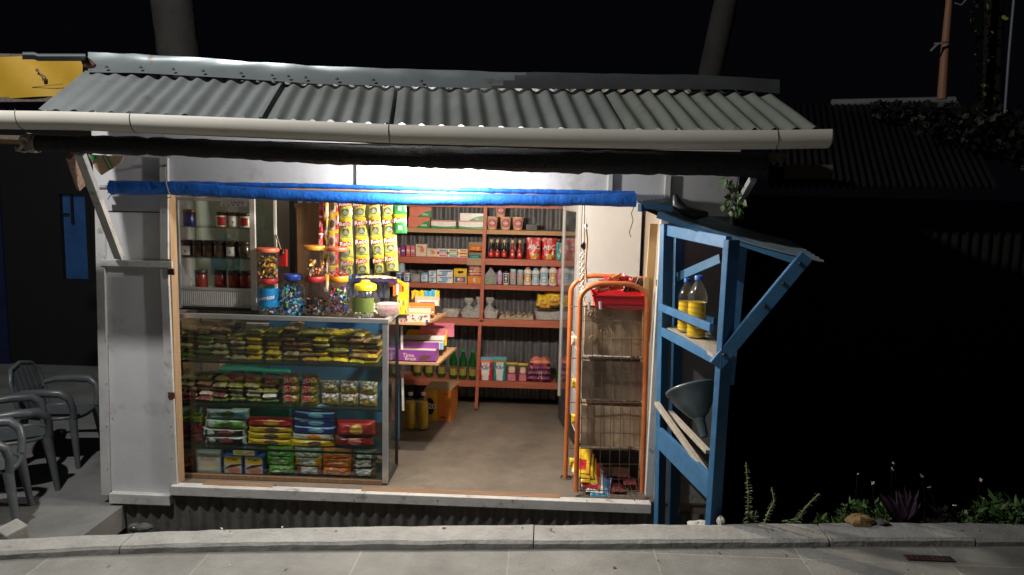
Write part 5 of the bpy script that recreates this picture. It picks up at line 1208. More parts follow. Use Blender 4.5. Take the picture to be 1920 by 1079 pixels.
def dABC(u, v):
    d = (u-.5)**2/.13+(v-.55)**2/.09
    if .82 < d < 1: return SALM
    if v < .3 and (u-.5)**2 < .02: return GOLD
    if (u-.72)**2/.02+(v-.2)**2/.01 < 1: return OLV
    return RED
for px, lb in ((1000,'left of the two red sauce pouches'),(1029,'right of the two red sauce pouches, beside the teal pouch')):
    o = pouch(w2(28), w2(40), .05, RED, RED, lb, 'ABC', WHT, .42, 'red sauce pouches', seed=px, deco=dABC); put2(o, px, SZ[1])
o = pouch(w2(22), w2(32), .045, TEAL, TEAL, 'teal pouch right of the red sauce pouches', None, None, .4, None, seed=5, deco=lambda u, v: (SALM if (u-.6)**2/.05+(v-.6)**2/.03 < 1 else TEAL)); put2(o, 1051, SZ[1])
# -- third shelf
def can(r, h, body, cap, lbm, lb, cat='can', shape='can', grp=None, nm='can', txt=None):
    t = thing(nm, (0,0,0), lb, cat, grp); q = MB()
    if shape == 'can': q.lathe([(r*.92,0),(r,.004),(r,h*.82),(r*.9,h*.86)], body, 18); cp = [(r*.93,h*.86),(r*.95,h*.87),(r*.95,h*.98),(r*.88,h)]
    elif shape == 'powder': q.lathe([(r*.85,0),(r,h*.05),(r*.98,h*.2),(r*.80,h*.42),(r*.86,h*.58),(r,h*.74),(r*.9,h*.84),(r*.55,h*.89)], body, 18); cp = [(r*.55,h*.89),(r*.57,h*.90),(r*.57,h*.985),(r*.5,h)]
    else: q.lathe([(r*.6,0),(r*.85,h*.1),(r,h*.35),(r*.98,h*.6),(r*.8,h*.85),(r*.5,h*.96)], body, 18); cp = [(r*.4,h*.96),(r*.4,h)]
    for v in q.v: v.y *= .7
    part(q, 'bottle_body', t)
    q = MB(); q.lathe(cp, cap, 16); part(q, 'cap', t)
    if lbm:
        q = MB(); z0_, z1_ = (.12,.78) if shape == 'can' else (.14,.66)
        rr = lambda z: r*(1.03 if shape == 'can' else (1.04-.20*math.exp(-((z-.45)/.16)**2)))
        q.grid(8, 8, lambda u, v: (rr(z0_+(z1_-z0_)*v)*math.sin((u-.5)*1.7), -.72*rr(z0_+(z1_-z0_)*v)*math.cos((u-.5)*1.7)-.001, h*(z0_+(z1_-z0_)*v)), lbm, mf=lambda u, v: lbm if (int(v*7)%2==0 or abs(u-.5)>.3) else body)
        part(q, 'label', t)
    return t
def P3(t, px, z=SZ[2], dy=0): t.location = (XX(px, 520, yi+dy), yi+dy, z+.002); return t
P3(can(w2(7), w2(20), pk('tin',(0.5,0.5,0.52)), ALU, LBLU, 'silver tin at the left end of the third shelf, behind the yellow display box'), 752, SZ[2]+w2(18))
P3(can(w2(6.5), w2(17), NAV, WHT, LBLU, 'dark blue tin with white lid under the silver tin'), 748); P3(can(w2(6.5), w2(17), BLU, WHT, WHT, 'blue tin with white lid left of the cloudy jar'), 763)
P3(can(w2(9), w2(15), MILKY, MILKY, None, 'cloudy white jar left of the light blue jar', 'jar'), 779)
P3(can(w2(7.5), w2(18), LBLU, LBLU, WHT, 'light blue jar with white label on the third shelf', 'jar', txt='o'), 796)
def f_bw(q, w_, d, h): disc(q, w_*.0, h*.5, w_*.2, h*.3, d, LBLU, .001); panel(q, -w_*.45, w_*.1, h*.1, h*.25, d, BLU); panel(q, -w_*.3, w_*.45, h*.75, h*.88, d, BLU)
for r_ in range(2):
    put2(carton(w2(13), .06, w2(11), WHT, f_bw, 'narrow white and blue carton, %s of two' % ['lower','upper'][r_], 'small box', 'white and blue cartons'), 812, SZ[2]+w2(11.3)*r_)
    put2(carton(w2(30), .06, w2(12), WHT, f_bw, 'wide white and blue carton, %s of two' % ['lower','upper'][r_], 'small box', 'white and blue cartons'), 835, SZ[2]+w2(12.3)*r_)
def f_yb(q, w_, d, h): disc(q, -w_*.05, h*.5, w_*.16, h*.2, d, BLK, .001); disc(q, w_*.15, h*.55, w_*.1, h*.15, d, BLK, .001)
def f_yb2(q, w_, d, h): panel(q, -w_*.42, w_*.42, h*.12, h*.88, d, BLU, .001); disc(q, 0, h*.5, w_*.26, h*.3, d, SALM, .0016); disc(q, -w_*.12, h*.55, w_*.1, h*.15, d, WHT, .002)
put2(carton(w2(24), .06, w2(14), YEL, f_yb2, 'yellow box with blue picture panel, lower of two', 'small box'), 864, SZ[2]); put2(carton(w2(24), .06, w2(13.5), YEL, f_yb, 'yellow box with black marks, upper of two', 'small box'), 864, SZ[2]+w2(14.3))
def f_or(q, w_, d, h): disc(q, 0, h*.5, w_*.14, h*.3, d, CRM, .001); disc(q, w_*.2, h*.5, w_*.12, h*.26, d, GOLD, .001)
put2(carton(w2(26), .07, w2(15), ORA, f_or, 'orange box under the pink packets at the middle post', 'small box'), 891, SZ[2])
for r_ in range(4):
    q = pillow(w2(26), .07, w2(5.6), PNK, mf=lambda u, v: [SALM,CRM,WHT,PNK][int(abs(noise.noise(Vector((u*6,v*6,r_)))*9))%4], seed=r_, flat=True, wr=.25); o = tag(q.build('pink_packet', None, origin=(0,0,0)), 'pink and white flat packet on the orange box, %s layer from below' % ORD[r_], 'packet', 'pink packets on the orange box'); put2(o, 891, SZ[2]+w2(15.2)+w2(5.2)*r_)
q = MB(); w_ = w2(24); h_ = w2(34)       # net bag of green fruit-like soap: pyramid shaped clear pack with green balls
o = Vector((XX(920,520,yi), yi, SZ[2]+.002))
gp_ = thing('egg_pack', o, 'clear peaked bag holding rows of small green items, right of the middle post', 'bag')
for r_ in range(3):
    for k in range(5): c = o+Vector(((k-2)*.021, -.02, .012+r_*.020)); q.lathe([(.002,-.010),(.009,-.005),(.0095,.004),(.002,.010)], [LG2,GRN,WHT][r_ if r_<2 else 1], 8, c)
q.build('green_items', gp_)
q = MB(); q.add([o+Vector(v) for v in ((-.052,-.035,0),(.052,-.035,0),(.052,.035,0),(-.052,.035,0),(-.055,-.04,.065),(.055,-.04,.065),(.055,.035,.065),(-.055,.035,.065),(0,0,.14))], [(0,1,5,4),(1,2,6,5),(3,0,4,7),(4,5,8),(5,6,8),(6,7,8),(7,4,8)], MILKY); q.build('clear_wrap', gp_)
WPL = pk('white_plastic', (0.74,0.72,0.70), .3); 
for px, hw, tp, body, cap, lbm, shp, lb, cat in ((937,5,509,LIL,LIL,PNK,'oval','slim lilac lotion bottle','lotion bottle'),(949,5.5,510,WPL,BLK,BLK,'can','white tub with black cap and dark label','tub'),(962,6,506,TBLU,pk('pale_aqua',(0.5,0.68,0.70)),SALM,'can','left of the two teal cans with pale lids','can'),(975.5,6,507,TBLU,pk('pale_aqua',(0.5,0.68,0.70)),SALM,'can','right of the two teal cans with pale lids','can'),
   (989.5,7.5,502,WPL,SALM,GOLD,'powder','white powder bottle with coral cap and orange label, left of the blue-capped ones','powder bottle'),(1004.5,7.5,503,WPL,LBLU,LBLU,'powder','smaller powder bottle with light blue cap','powder bottle'),(1020.5,8.5,498,WPL,LBLU,LBLU,'powder','larger powder bottle with light blue cap','powder bottle'),(1037,8.2,498,WPL,SALM,GOLD,'powder','tall powder bottle with coral cap beside the pink bottle','powder bottle'),(1051,6.5,500,PNK,PNK,LIL,'oval','pink lotion bottle at the right end of the third shelf','lotion bottle')):
    P3(can(w2(hw), w2(535-tp), body, cap, lbm, lb, cat, shp, nm='lotion_bottle' if shp == 'oval' else ('powder_bottle' if shp == 'powder' else 'can')), px)
# -- fourth shelf
def tub(px0, px1, pyt, m, lb, z=SZ[3], Y=None, D=.12):
    Y = yi-.02 if Y is None else Y; x0_, x1_ = XX(px0,590,Y), XX(px1,590,Y); h = (598-pyt)/S(Y); q = MB(); n_ = 28
    def ring(f_, z_, ins=0): 
        out = []
        for k in range(n_):
            a = 6.2832*k/n_; cx_, sy_ = math.cos(a), math.sin(a); ex = .35
            out.append(((x0_+x1_)/2+((x1_-x0_)/2*f_-ins)*math.copysign(abs(cx_)**ex, cx_), Y+D/2+(D/2*f_-ins)*math.copysign(abs(sy_)**ex, sy_), z+.002+z_))
        return out
    rings = [ring(.86,0), ring(.98,h*.9), ring(1.03,h*.92), ring(1.03,h), ring(.97,h), ring(.84,.004)]
    for a_, c_ in zip(rings, rings[1:]): q.add(a_+c_, [(k,(k+1)%n_,(k+1)%n_+n_,k+n_) for k in range(n_)], m, True)
    q.add(rings[0], [tuple(range(n_))[::-1]], m); q.add(rings[-1], [tuple(range(n_))], m)
    return tag(q.build('plastic_tub'), lb, 'tub')
tub(828,861,585,MILKY,'cloudy plastic tub of round white crackers on the fourth shelf')
for i, (px, py) in enumerate(((836,582),(845,579),(853,583),(846,586))):
    q = MB(); o = UV(px, py+3, yi+.03); q.lathe([(.005,-.012),(.034,-.006),(.036,.0),(.03,.006),(.004,.009)], mat('cracker_white',(0.72,0.64,0.48),.6,var=.1,vs=40), 16, o); tag(q.build('cracker'), 'round pale cracker in the cloudy tub, %s' % ['at its left','topmost','at its right','lowest in the middle'][i], 'cracker', 'round crackers in the cloudy tub')
tub(862,905,587,MILKY,'long clear tub with tied bags, left of the middle post')
tub(906,934,585,MILKY,'clear tub with a tied bag, right of the middle post')
PLB = glass('thin_white_bag', (.75,.75,.76), .6, .25, .55)
def tied(px, pyt, pyb, r, lb, lean=0):
    z1_ = ZZ(px,pyb,yi+.03); x = XX(px,(pyt+pyb)/2,yi+.03); H = (pyb-pyt)/S(yi+.03); q = MB(); sd = px*.7

    n_ = 20; prof = [(.7,0),(1,.18),(.95,.38),(.6,.52),(.22,.62),(.16,.66),(.35,.74),(.55,.88),(.45,1.0)]
    def fn(u, v):
        k = v*(len(prof)-1); i = min(int(k), len(prof)-2); t = k-i; rr = (prof[i][0]*(1-t)+prof[i+1][0]*t)*r; z_ = (prof[i][1]*(1-t)+prof[i+1][1]*t)*H; a = u*6.2832
        rr *= 1+.35*noise.noise(Vector((math.cos(a)*1.6, math.sin(a)*1.6, v*4+sd)))
        return (x+rr*math.cos(a)*(1 if v < .62 else 1.2)+lean*v*H, yi+.03+rr*math.sin(a)*.8*(1 if v < .62 else .4), z1_+z_)
    q.grid(n_, 20, fn, PLB); return tag(q.build('tied_bag'), lb, 'plastic bag', 'tied clear bags on the fourth shelf')
tied(879,558,594,w2(14),'wide tied white plastic bag in the long tub'); tied(897,556,592,w2(8),'narrow tied bag touching the left side of the middle post'); tied(918,557,595,w2(11),'tied white plastic bag in the tub right of the middle post')
# egg tray
EGT = mat('egg_tray_pulp', (0.36,0.28,0.20), .9, var=.15, vs=20, bump=.3)
q = MB(); x0_, x1_ = XX(936,595,YS+.02), XX(1000,595,YS+.02); z_ = SZ[3]+.003
q.grid(60, 24, lambda u, v: (x0_+(x1_-x0_)*u, YS+.01+.17*v, z_+.012+.030*max(0,math.sin(u*6*math.pi*1.0)*math.sin((v*3+.5)*math.pi)*.5+.5)+.012*math.sin(u*12*math.pi)), EGT); q.grid(60, 2, lambda u, v: (x0_+(x1_-x0_)*u, YS+.008, z_+v*(.018+.022*abs(math.sin(u*6*math.pi)))), EGT); tag(q.build('egg_tray'), 'empty grey brown pulp egg tray on the fourth shelf', 'egg tray')
tub(1002,1056,582,MILKY,'large clear tub of yellow snack bags at the right end of the fourth shelf', D=.16)
for px, pyt, w_, h_, rz, lb, sd in ((1018,553,30,28,.15,'left yellow snack bag in the large clear tub',4),(1042,546,34,32,-.15,'right yellow snack bag in the large clear tub, rising higher',9)):
    def mfb(u, v): return GOLD if (u-.5)**2/.1+(v-.4)**2/.05 < 1 else (YEL if v > .2 else BRN)
    q = pillow(w2(w_), w2(h_), .06, YEL, mf=mfb, seed=sd, wr=.3, nu=22, nv=18); q.text('Sun', w2(w_)*.22, RED, lambda x, y: (x, -.036, w2(h_)*.42+y+x*.2)); o = tag(q.build('snack_bag', None, origin=(0,0,0)), lb, 'snack bag', 'yellow snack bags in the large clear tub'); o.location = (XX(px,570,yi+.05), yi+.05, ZZ(px,pyt+h_,yi+.05)); o.rotation_euler = (0,rz,0)
# -- fifth shelf
GG = mat('green_bottle_glass', (0.01,0.12,0.02), .06, var=.1, trans=.3, spec=.7, coat=.4)
def gbot(lbm=OLV):
    t = thing('green_bottle', (0,0,0), 'b', 'bottle', 'green drink bottles on the fifth shelf'); h = .255; r = .034
    q = MB(); q.lathe([(r*.85,0),(r,.01),(r,h*.58),(r*.9,h*.68),(r*.45,h*.86),(r*.40,h*.93)], GG, 20); part(q, 'bottle_body', t)
    q = MB(); q.lathe([(r*.46,h*.93),(r*.46,h*.99),(r*.4,h)], mat('green_cap',(0.01,0.3,0.04),.35), 14); part(q, 'cap', t)
    q = MB(); q.grid(10, 4, lambda u, v: (r*1.02*math.sin((u-.5)*2.6), -r*1.02*math.cos((u-.5)*2.6), h*(.14+.30*v)), lbm, mf=lambda u, v: MAR if v > .72 and .2 < u < .8 else (KHA if .4 < v < .6 else lbm)); part(q, 'label', t)
    return Proto(t)
gb = gbot()
for i, (px, dy) in enumerate(((783,.06),(805,.05),(828,.04),(850,.0),(868,.0),(886,-.01))):
    gb.put((XX(px,690,yi+dy), yi+dy, SZ[4]+.002), (0,0,random.uniform(-.4,.4)), 'green drink bottle, %s from the left on the fifth shelf' % ORD[i])
q = MB(); q.lathe([(.03,0),(.034,.02),(.03,.09),(.012,.13),(.012,.15)], GG, 14, (XX(1049,700,yi),yi,SZ[4]+.002)); tag(q.build('green_bottle'), 'small green bottle right of the purple packs on the fifth shelf', 'bottle')
def dK(b0, b1_): return lambda u, v: (b1_ if v > .8 else (CRM if (u-.5)**2/.04+(v-.75)**2/.03 < 1 else (b0 if abs(u-.5) > .32-.25*abs(v-.5) else WHT)))
o = pouch(w2(29), w2(44), .055, RED, SKY_, 'red detergent pouch with white front beside the middle post', 'Klin', BLU, .38, 'detergent pouches', seed=1, deco=dK(RED, SALM)); put2(o, 914, SZ[4])
o = pouch(w2(26), w2(45), .055, LBLU, SKY_, 'white and blue detergent pouch right of the red one', 'Klin', BLU, .38, 'detergent pouches', seed=2, deco=dK(TEAL, OLV)); put2(o, 941, SZ[4])
dP = lambda u, v: (DGRN if v > .8 else CRM if (u-.5)**2/.09+(v-.62)**2/.04 < 1 else PNK if v < .4 and abs(u-.5) < .35 else MAR)
o = pouch(w2(23), w2(35), .05, MAR, GOLD, 'left of the two small maroon and pink pouches', None, None, .4, 'small maroon pouches', seed=3, deco=dP); put2(o, 964, SZ[4])
o = pouch(w2(20), w2(34), .05, MAR, GOLD, 'right of the two small maroon and pink pouches', None, None, .4, 'small maroon pouches', seed=4, deco=dP); put2(o, 985, SZ[4])
PM = pk('plum', (0.16,0.05,0.09), .2, vs=60, var=.5)
for r_ in range(4):
    q = pillow(w2(46-r_*1.5), .14, w2(13), PM, mf=lambda u, v: [PM,MAR,PUR,PM,PNK][int(abs(noise.noise(Vector((u*9,v*7,r_*3)))*11))%5] if r_ < 3 else SALM, seed=r_+20, flat=True, wr=.4, nu=26, nv=16); o = tag(q.build('sachet_bundle', None, origin=(0,0,0)), 'shiny %s packet bundle, %s layer of the pile on the fifth shelf' % ('coral' if r_==3 else 'plum coloured', ORD[r_]), 'packet bundle', 'pile of shiny packet bundles'); put2(o, 1016+r_*.5, SZ[4]+w2(10.3)*r_, .03)
# -- on the floor: orange box and oil bottles
def f20(q, w_, d, h):
    for k in range(6): panel(q, -w_/2+w_*k/6, -w_/2+w_*(k+1)/6, 0, h*.98, d, [GOLD,GOLD,YEL,ORA,ORA,ORA][k], .0006)
    disc(q, -w_*.28, h*.5, w_*.22, h*.36, d, GOLD, .0012); disc(q, -w_*.28, h*.46, w_*.17, h*.28, d, BLK, .0018); ftext(q, '20', h*.24, -w_*.20, h*.46, d, WHT, .003); ftext(q, '10 kg', h*.07, w_*.3, h*.88, d, MAR, .002); panel(q, w_*.12, w_*.3, h*.10, h*.15, d, BRN, .002)
q = MB(); yo = YS-.22; bw = 52/S(yo); bh = 60/S(yo); q.box(-bw/2,bw/2,-.12,.12,0,bh,ORA); f20(q,bw,.24,bh)
q.add([(-bw/2,-.12,bh+.001),(bw/2,-.12,bh+.001),(bw/2+.02,.12,bh+.02),(-bw/2,.12,bh+.015)],[(0,1,2,3)],CARD)
o = tag(q.build('carton_box', None, origin=(0,0,0)), 'orange and yellow carton with a black circle and number on the floor', 'carton'); p = G(823,790,FZ); o.location = (p.x, p.y+.12, FZ+.001); o.rotation_euler = (0,0,-.12)
for px, lb in ((768,'left of the two tall yellow oil bottles on the shop floor'),(792,'right of the two tall yellow oil bottles, beside the orange carton')):
    o = oil_bottle(.295, .044, .80, CAPW, lb, 'bottle', 'oil bottles on the floor'); p = G(px, 808, FZ); o.location = (p.x, p.y+.03, FZ+.001)

# ================================================================== BLUE COUNTER WITH CANDY RACK
YT = .62
ctn = thing('counter_rack', UV(640,900,YT), 'blue painted wooden counter with two plank shelves behind the showcase', 'counter')
def ck(px0,py0,px1,py1,Y,d,m,nm,bv=.002):
    q = MB(); q.pb(px0,py0,px1,py1,Y,d,m); q.build(nm, ctn, bevel=bv)
ck(505,598,733,790,YT,.018,BLUED,'panel')
q = MB(); q.bar(UV(741,592,YT-.02),UV(742,824,YT-.02),.047,.05,BLUED,(0,1,0)); q.build('leg', ctn, bevel=.002)
q = MB(); q.bar(UV(741,592,1.15),UV(745,765,1.15),.045,.05,BLUED,(0,1,0)); q.build('leg', ctn, bevel=.002)
q = MB(); q.bar(UV(753,612,.60),UV(756,770,.60),.014,.014,WHITEW,(0,1,0)); q.build('brace', ctn)
q = MB(); q.bar(UV(508,780,YT),UV(508,905,YT),.04,.04,BLUED,(0,1,0)); q.build('leg', ctn)
def plank(px0, px1, pyf, y0, y1, px1b, lb):
    x0_, x1_ = XX(px0,pyf,y0), XX(px1,pyf,y0); x1b = XX(px1b,pyf-20,y1); z = ZZ((px0+px1)/2, pyf-4, y0); q = MB(); t = .018
    v = [(x0_,y0,z-t),(x1_,y0,z-t),(x1b,y1,z-t),(x0_,y1,z-t),(x0_,y0,z),(x1_,y0,z),(x1b,y1,z),(x0_,y1,z)]
    q.add(v, [(0,3,2,1),(4,5,6,7),(0,1,5,4),(1,2,6,5),(2,3,7,6),(3,0,4,7)], PLANK); q.build('plank_shelf', ctn, bevel=.002); return z
zp1 = plank(735,797,609,.52,.95,838,'')
zp2 = plank(739,822,684,.52,1.05,856,'')
def lid_tray(px0, px1, pyt, pyb, Y, D, m, lb, txt=None, tm=WHT, ts=.5, extra=None, rz=0, inner=None):
    w_ = (px1-px0)/S(Y); h = (pyb-pyt)/S(Y); x = XX((px0+px1)/2, (pyt+pyb)/2, Y); z = ZZ((px0+px1)/2, pyb, Y); q = MB(); e = .003
    q.box(-w_/2,w_/2,0,e,0,h,m); q.box(-w_/2,w_/2,D-e,D,0,h*1.35,m); q.box(-w_/2,-w_/2+e,e,D-e,0,h*1.1,m); q.box(w_/2-e,w_/2,e,D-e,0,h*1.1,m); q.box(-w_/2+e,w_/2-e,e,D-e,0,.004,CARD)
    if inner: q.box(-w_/2+.006,w_/2-.006,.006,D-.006,.005,h*.8,inner)
    if txt: ftext(q, txt, h*ts, -w_*.2, h*.5, 0, tm, .003)
    if extra: extra(q, w_, h)
    o = tag(q.build('display_tray', None, origin=(0,0,0)), lb, 'candy tray'); o.location = (x, Y, z); o.rotation_euler = (0,0,rz); return o
def candy_print(seed, ms):
    def f_(q, w_, h):
        random.seed(seed)
        for i in range(26): disc(q, random.uniform(-.46,.46)*w_, random.uniform(.1,.9)*h, random.uniform(.02,.05)*w_, random.uniform(.08,.16)*h, 0, random.choice(ms), .001+i*.00005, 8)
    return f_
lid_tray(741,806,588,604,.53,.12,CRM,'candy carton with colourful ball print at the front of the upper plank',None,WHT,.5,candy_print(2,[BLU,RED,YEL,WHT,PNK,LG2,NAV,PUR]),.08,ORA)
lid_tray(757,815,576,590,.68,.10,ORA,'orange and white candy carton behind the ball print carton',None,WHT,.5,candy_print(3,[WHT,RED,WHT]),.12,CRM)
lid_tray(778,824,556,574,.80,.10,pk('beige_carton',(0.55,0.45,0.33)),'beige carton with blue and white packet front on the upper plank',None,WHT,.5,lambda q,w_,h: (panel(q,-w_*.4,w_*.42,h*.1,h*.6,0,WHT),panel(q,-w_*.3,w_*.3,h*.2,h*.45,0,BLU,.0014)),.15,None)
lid_tray(745,765,560,590,.50,.08,YEL,'open yellow carton standing by the corner of the counter',None,WHT,.5,candy_print(5,[ORA,WHT,CRM,DGRN]),.1,None)
q = MB(); q.box(XX(744,545,.62),XX(765,545,.62),.62,.66,ZZ(755,580,.62),ZZ(755,531,.62),CRM); q.add([UV(738,519,.60),UV(765,533,.61),UV(764,573,.61),UV(757,570,.60),UV(757,538,.605),UV(739,524,.60)],[(0,5,4,3,2,1)],YEL)
for i in range(3): q.box(XX(737+i*6,545,.605),XX(742+i*6,545,.605),.604,.61,ZZ(745,556-i*2,.6),ZZ(745,536-i*3,.6),[ORA,WHT,ORA][i])
tag(q.build('folded_carton'), 'opened yellow and orange display carton with upright flap beside the sachet strips', 'carton')
random.seed(9)
q = MB()
for i in range(13): x = 774+i*4.0; p = UV(x, 562, .86+.01*(i%2)); m = YEL if i < 6 else (SKY_ if i < 11 else YEL); q.add([p+Vector((-.008,0,0)), p+Vector((.008,0,0)), p+Vector((.010+random.uniform(-.006,0),.006,.065)), p+Vector((0,.004,.055+random.uniform(0,.02))), p+Vector((-.010,.006,.062))], [(0,1,2,3,4)], m)
tag(q.build('upright_sachets'), 'row of upright yellow and blue sachets in the beige carton', 'sachets', kind='stuff')
lid_tray(742,819,656,677,.53,.14,PUR,'purple biscuit carton on the front of the lower plank','Time',pk('pale_pink',(0.8,0.5,0.6)),.52,lambda q,w_,h: (ftext(q,'Break',h*.46,-w_*.14,h*.18,0,pk('pale_pink',(0.8,0.5,0.6)),.003),panel(q,w_*.08,w_*.3,h*.12,h*.42,0,BRN,.001),panel(q,w_*.14,w_*.36,h*.3,h*.55,0,BRN,.0014)),.0,CRM)
lid_tray(748,832,640,655,.70,.12,WHT,'white carton with dark blue packets behind the purple carton',None,WHT,.5,lambda q,w_,h: (panel(q,-w_*.45,w_*.1,h*.1,h*.9,0,NAV),panel(q,w_*.12,w_*.4,h*.1,h*.9,0,BRN),panel(q,w_*.42,w_*.49,h*.0,h*.9,0,LBLU,.0012)),.06,DBRN)
lid_tray(760,838,630,648,.83,.12,YEL,'white and yellow carton in the middle of the lower plank',None,WHT,.5,candy_print(7,[WHT,WHT,ORA]),.08,CRM)
o = lid_tray(788,852,616,632,.95,.12,PNK,'pink tray at the back of the lower plank',None,WHT,.5,None,.12,None)
lid_tray(721,733,655,676,.53,.10,PUR,'narrow purple carton seen through the side glass of the showcase',None,WHT,.5,None,0,None)

# ================================================================== GLASS DOOR FRIDGE (seen from its side)
FW = mat('fridge_white', (0.62,0.63,0.64), .35, var=.06); FG = mat('fridge_glass', (0.10,0.115,0.12), .08, var=.5, vs=3, spec=.8, coat=.5); FD = mat('fridge_grille', (0.05,0.05,0.055), .5)
pA = G(1084, 880, FZ); xA = XX(1086,600,1.02); xB = XX(1056,600,1.62)
frz = thing('fridge', (xA, 1.1, FZ), 'tall white drinks fridge with glass door, behind the orange wire rack', 'fridge')
zf1 = ZZ(1080,378,1.05); zg0 = ZZ(1052,742,1.6)
def quad_prism(pts, z0_, z1_, m, nm, par):
    q = MB(); n_ = len(pts); q.add([(x,y_,z0_) for x,y_ in pts]+[(x,y_,z1_) for x,y_ in pts], [tuple(range(n_))[::-1], tuple(range(n_,2*n_))]+[(i,(i+1)%n_,(i+1)%n_+n_,i+n_) for i in range(n_)], m); return q.build(nm, par, bevel=.003)
dx, dy = xB-xA, 1.62-1.02
quad_prism([(xA,1.02),(xA+.42,1.02),(xA+.42,1.42),(xB+.30,1.44),(xB+.03,1.62)], FZ+.02, zf1, FW, 'cabinet_body', frz)
nx, ny = -dy, dx; l_ = math.hypot(nx, ny); nx/=l_; ny/=l_
def dp(t, o_): return (xA+dx*t+nx*o_, 1.02+dy*t+ny*o_)
quad_prism([dp(0,.004), dp(.0,.03), dp(.14,.03), dp(.14,.004)], zg0, zf1, FW, 'door_frame', frz)
quad_prism([dp(.93,.004), dp(.93,.03), dp(1,.03), dp(1,.004)], zg0, zf1, FW, 'door_frame', frz)
quad_prism([dp(.145,.004), dp(.145,.02), dp(.925,.02), dp(.925,.004)], zg0, zf1-.08, FG, 'door_glass', frz)
quad_prism([dp(.145,.004), dp(.145,.026), dp(.925,.026), dp(.925,.004)], zf1-.078, zf1, WPL, 'header_sign', frz)
quad_prism([dp(0,.004), dp(0,.02), dp(1,.02), dp(1,.004)], FZ+.03, zg0-.004, FD, 'grille', frz)
# wood board leaning inside right jamb
q = MB(); q.bar(UV(1226,420,.12),UV(1210,640,.12),.048,.02,YELW,(0,1,0)); q.bar(UV(1212,520,.10),UV(1206,680,.10),.03,.02,YELW,(0,1,0)); tag(q.build('wooden_board', bevel=.002), 'pale yellow wooden board standing upright inside the right jamb', 'board')

# ================================================================== ORANGE WIRE RACK
rk = thing('wire_rack', UV(1145,925,.2), 'orange tubular display rack with wire mesh standing in the doorway', 'rack')
def hoop(xl0, yl0, xl1, yt, xr1, xr0, yr0, Y, r):
    pts = [UV(xl0,yl0,Y)]; 
    A_, B_ = UV(xl1, yt+32, Y), UV(xr1, yt+32, Y); w_ = B_.x-A_.x; hh = 34/S(Y); R_ = w_*.38
    for k in range(1,10): pts.append(pts[0].lerp(A_, k/9))
    for k in range(1,13):
        a = math.pi-k/12*math.pi/2; pts.append(Vector((A_.x+R_+R_*math.cos(a), Y, A_.z+hh*math.sin(a))))
    for k in range(1,12):
        a = math.pi/2-k/12*math.pi/2; pts.append(Vector((B_.x-R_+R_*math.cos(a), Y, A_.z+hh*math.sin(a)+(B_.z-A_.z)*k/12)))
    C_ = UV(xr0,yr0,Y)
    for k in range(0,10): pts.append(B_.lerp(C_, k/9))
    q = MB(); q.tube(pts, r, ORANGEP, 12); q.build('hoop_frame', rk)
hoop(1080,922,1088,532,1214,1204,924,.06,.0155)
hoop(1060,896,1070,518,1190,1180,890,.36,.0145)
for y_ in (575,672,755,841,920):
    q = MB()
    for (x0_, x1_, Y) in ((1087,1210,.065),(1068,1186,.36)): q.tube([UV(x0_,y_,Y),UV(x1_,y_+1,Y)], .003, WIRE, 5)
    q.tube([UV(1086,y_,.065),UV(1069,y_,.36)], .003, WIRE, 5)
    for k in range(12): a_ = UV(1090+k*10.5,y_,.065); q.tube([a_, Vector((a_.x, .36, a_.z))], .0015, WIRE, 4)
    q.build('wire_shelf', rk)
q = MB()
for k in range(7):
    f = k/6; q.tube([UV(1094+f*110,576,.062),UV(1088+f*109,922,.062)], .0018, WIRE, 4)
for y_ in (602,636,700,728,785,812,870,898): q.tube([UV(1087,y_,.062),UV(1210-(y_-575)*.02,y_+1,.062)], .0015, WIRE, 4)
q.build('front_mesh', rk)
for y0_, y1_ in ((622,655),(700,742),(775,818),(860,905)):
    q = MB()
    for k in range(9):
        f = k/8; yy = y0_+(y1_-y0_-18)*f; a_ = UV(1072+f*11, yy, .34-f*.25); c_ = UV(1072+f*11, yy+20, .34-f*.25); q.tube([a_, c_], .0014, WHITEW, 4)
    q.tube([UV(1072,y0_,.34),UV(1083,y1_-18,.09)],.002,WHITEW,4); q.tube([UV(1072,y0_+20,.34),UV(1083,y1_+2,.09)],.002,WHITEW,4); q.build('side_basket', rk)
q = MB(); o = UV(1061,908,.36); q.lathe([(.036,0),(.038,.003),(.038,.05),(.034,.05),(.034,.01)], mat('rusty_tin',(0.07,0.055,0.045),.6,var=.4,vs=40), 18, o, capt=False); tag(q.build('tin_can'), 'small rusty tin under the rear foot of the orange rack', 'tin')
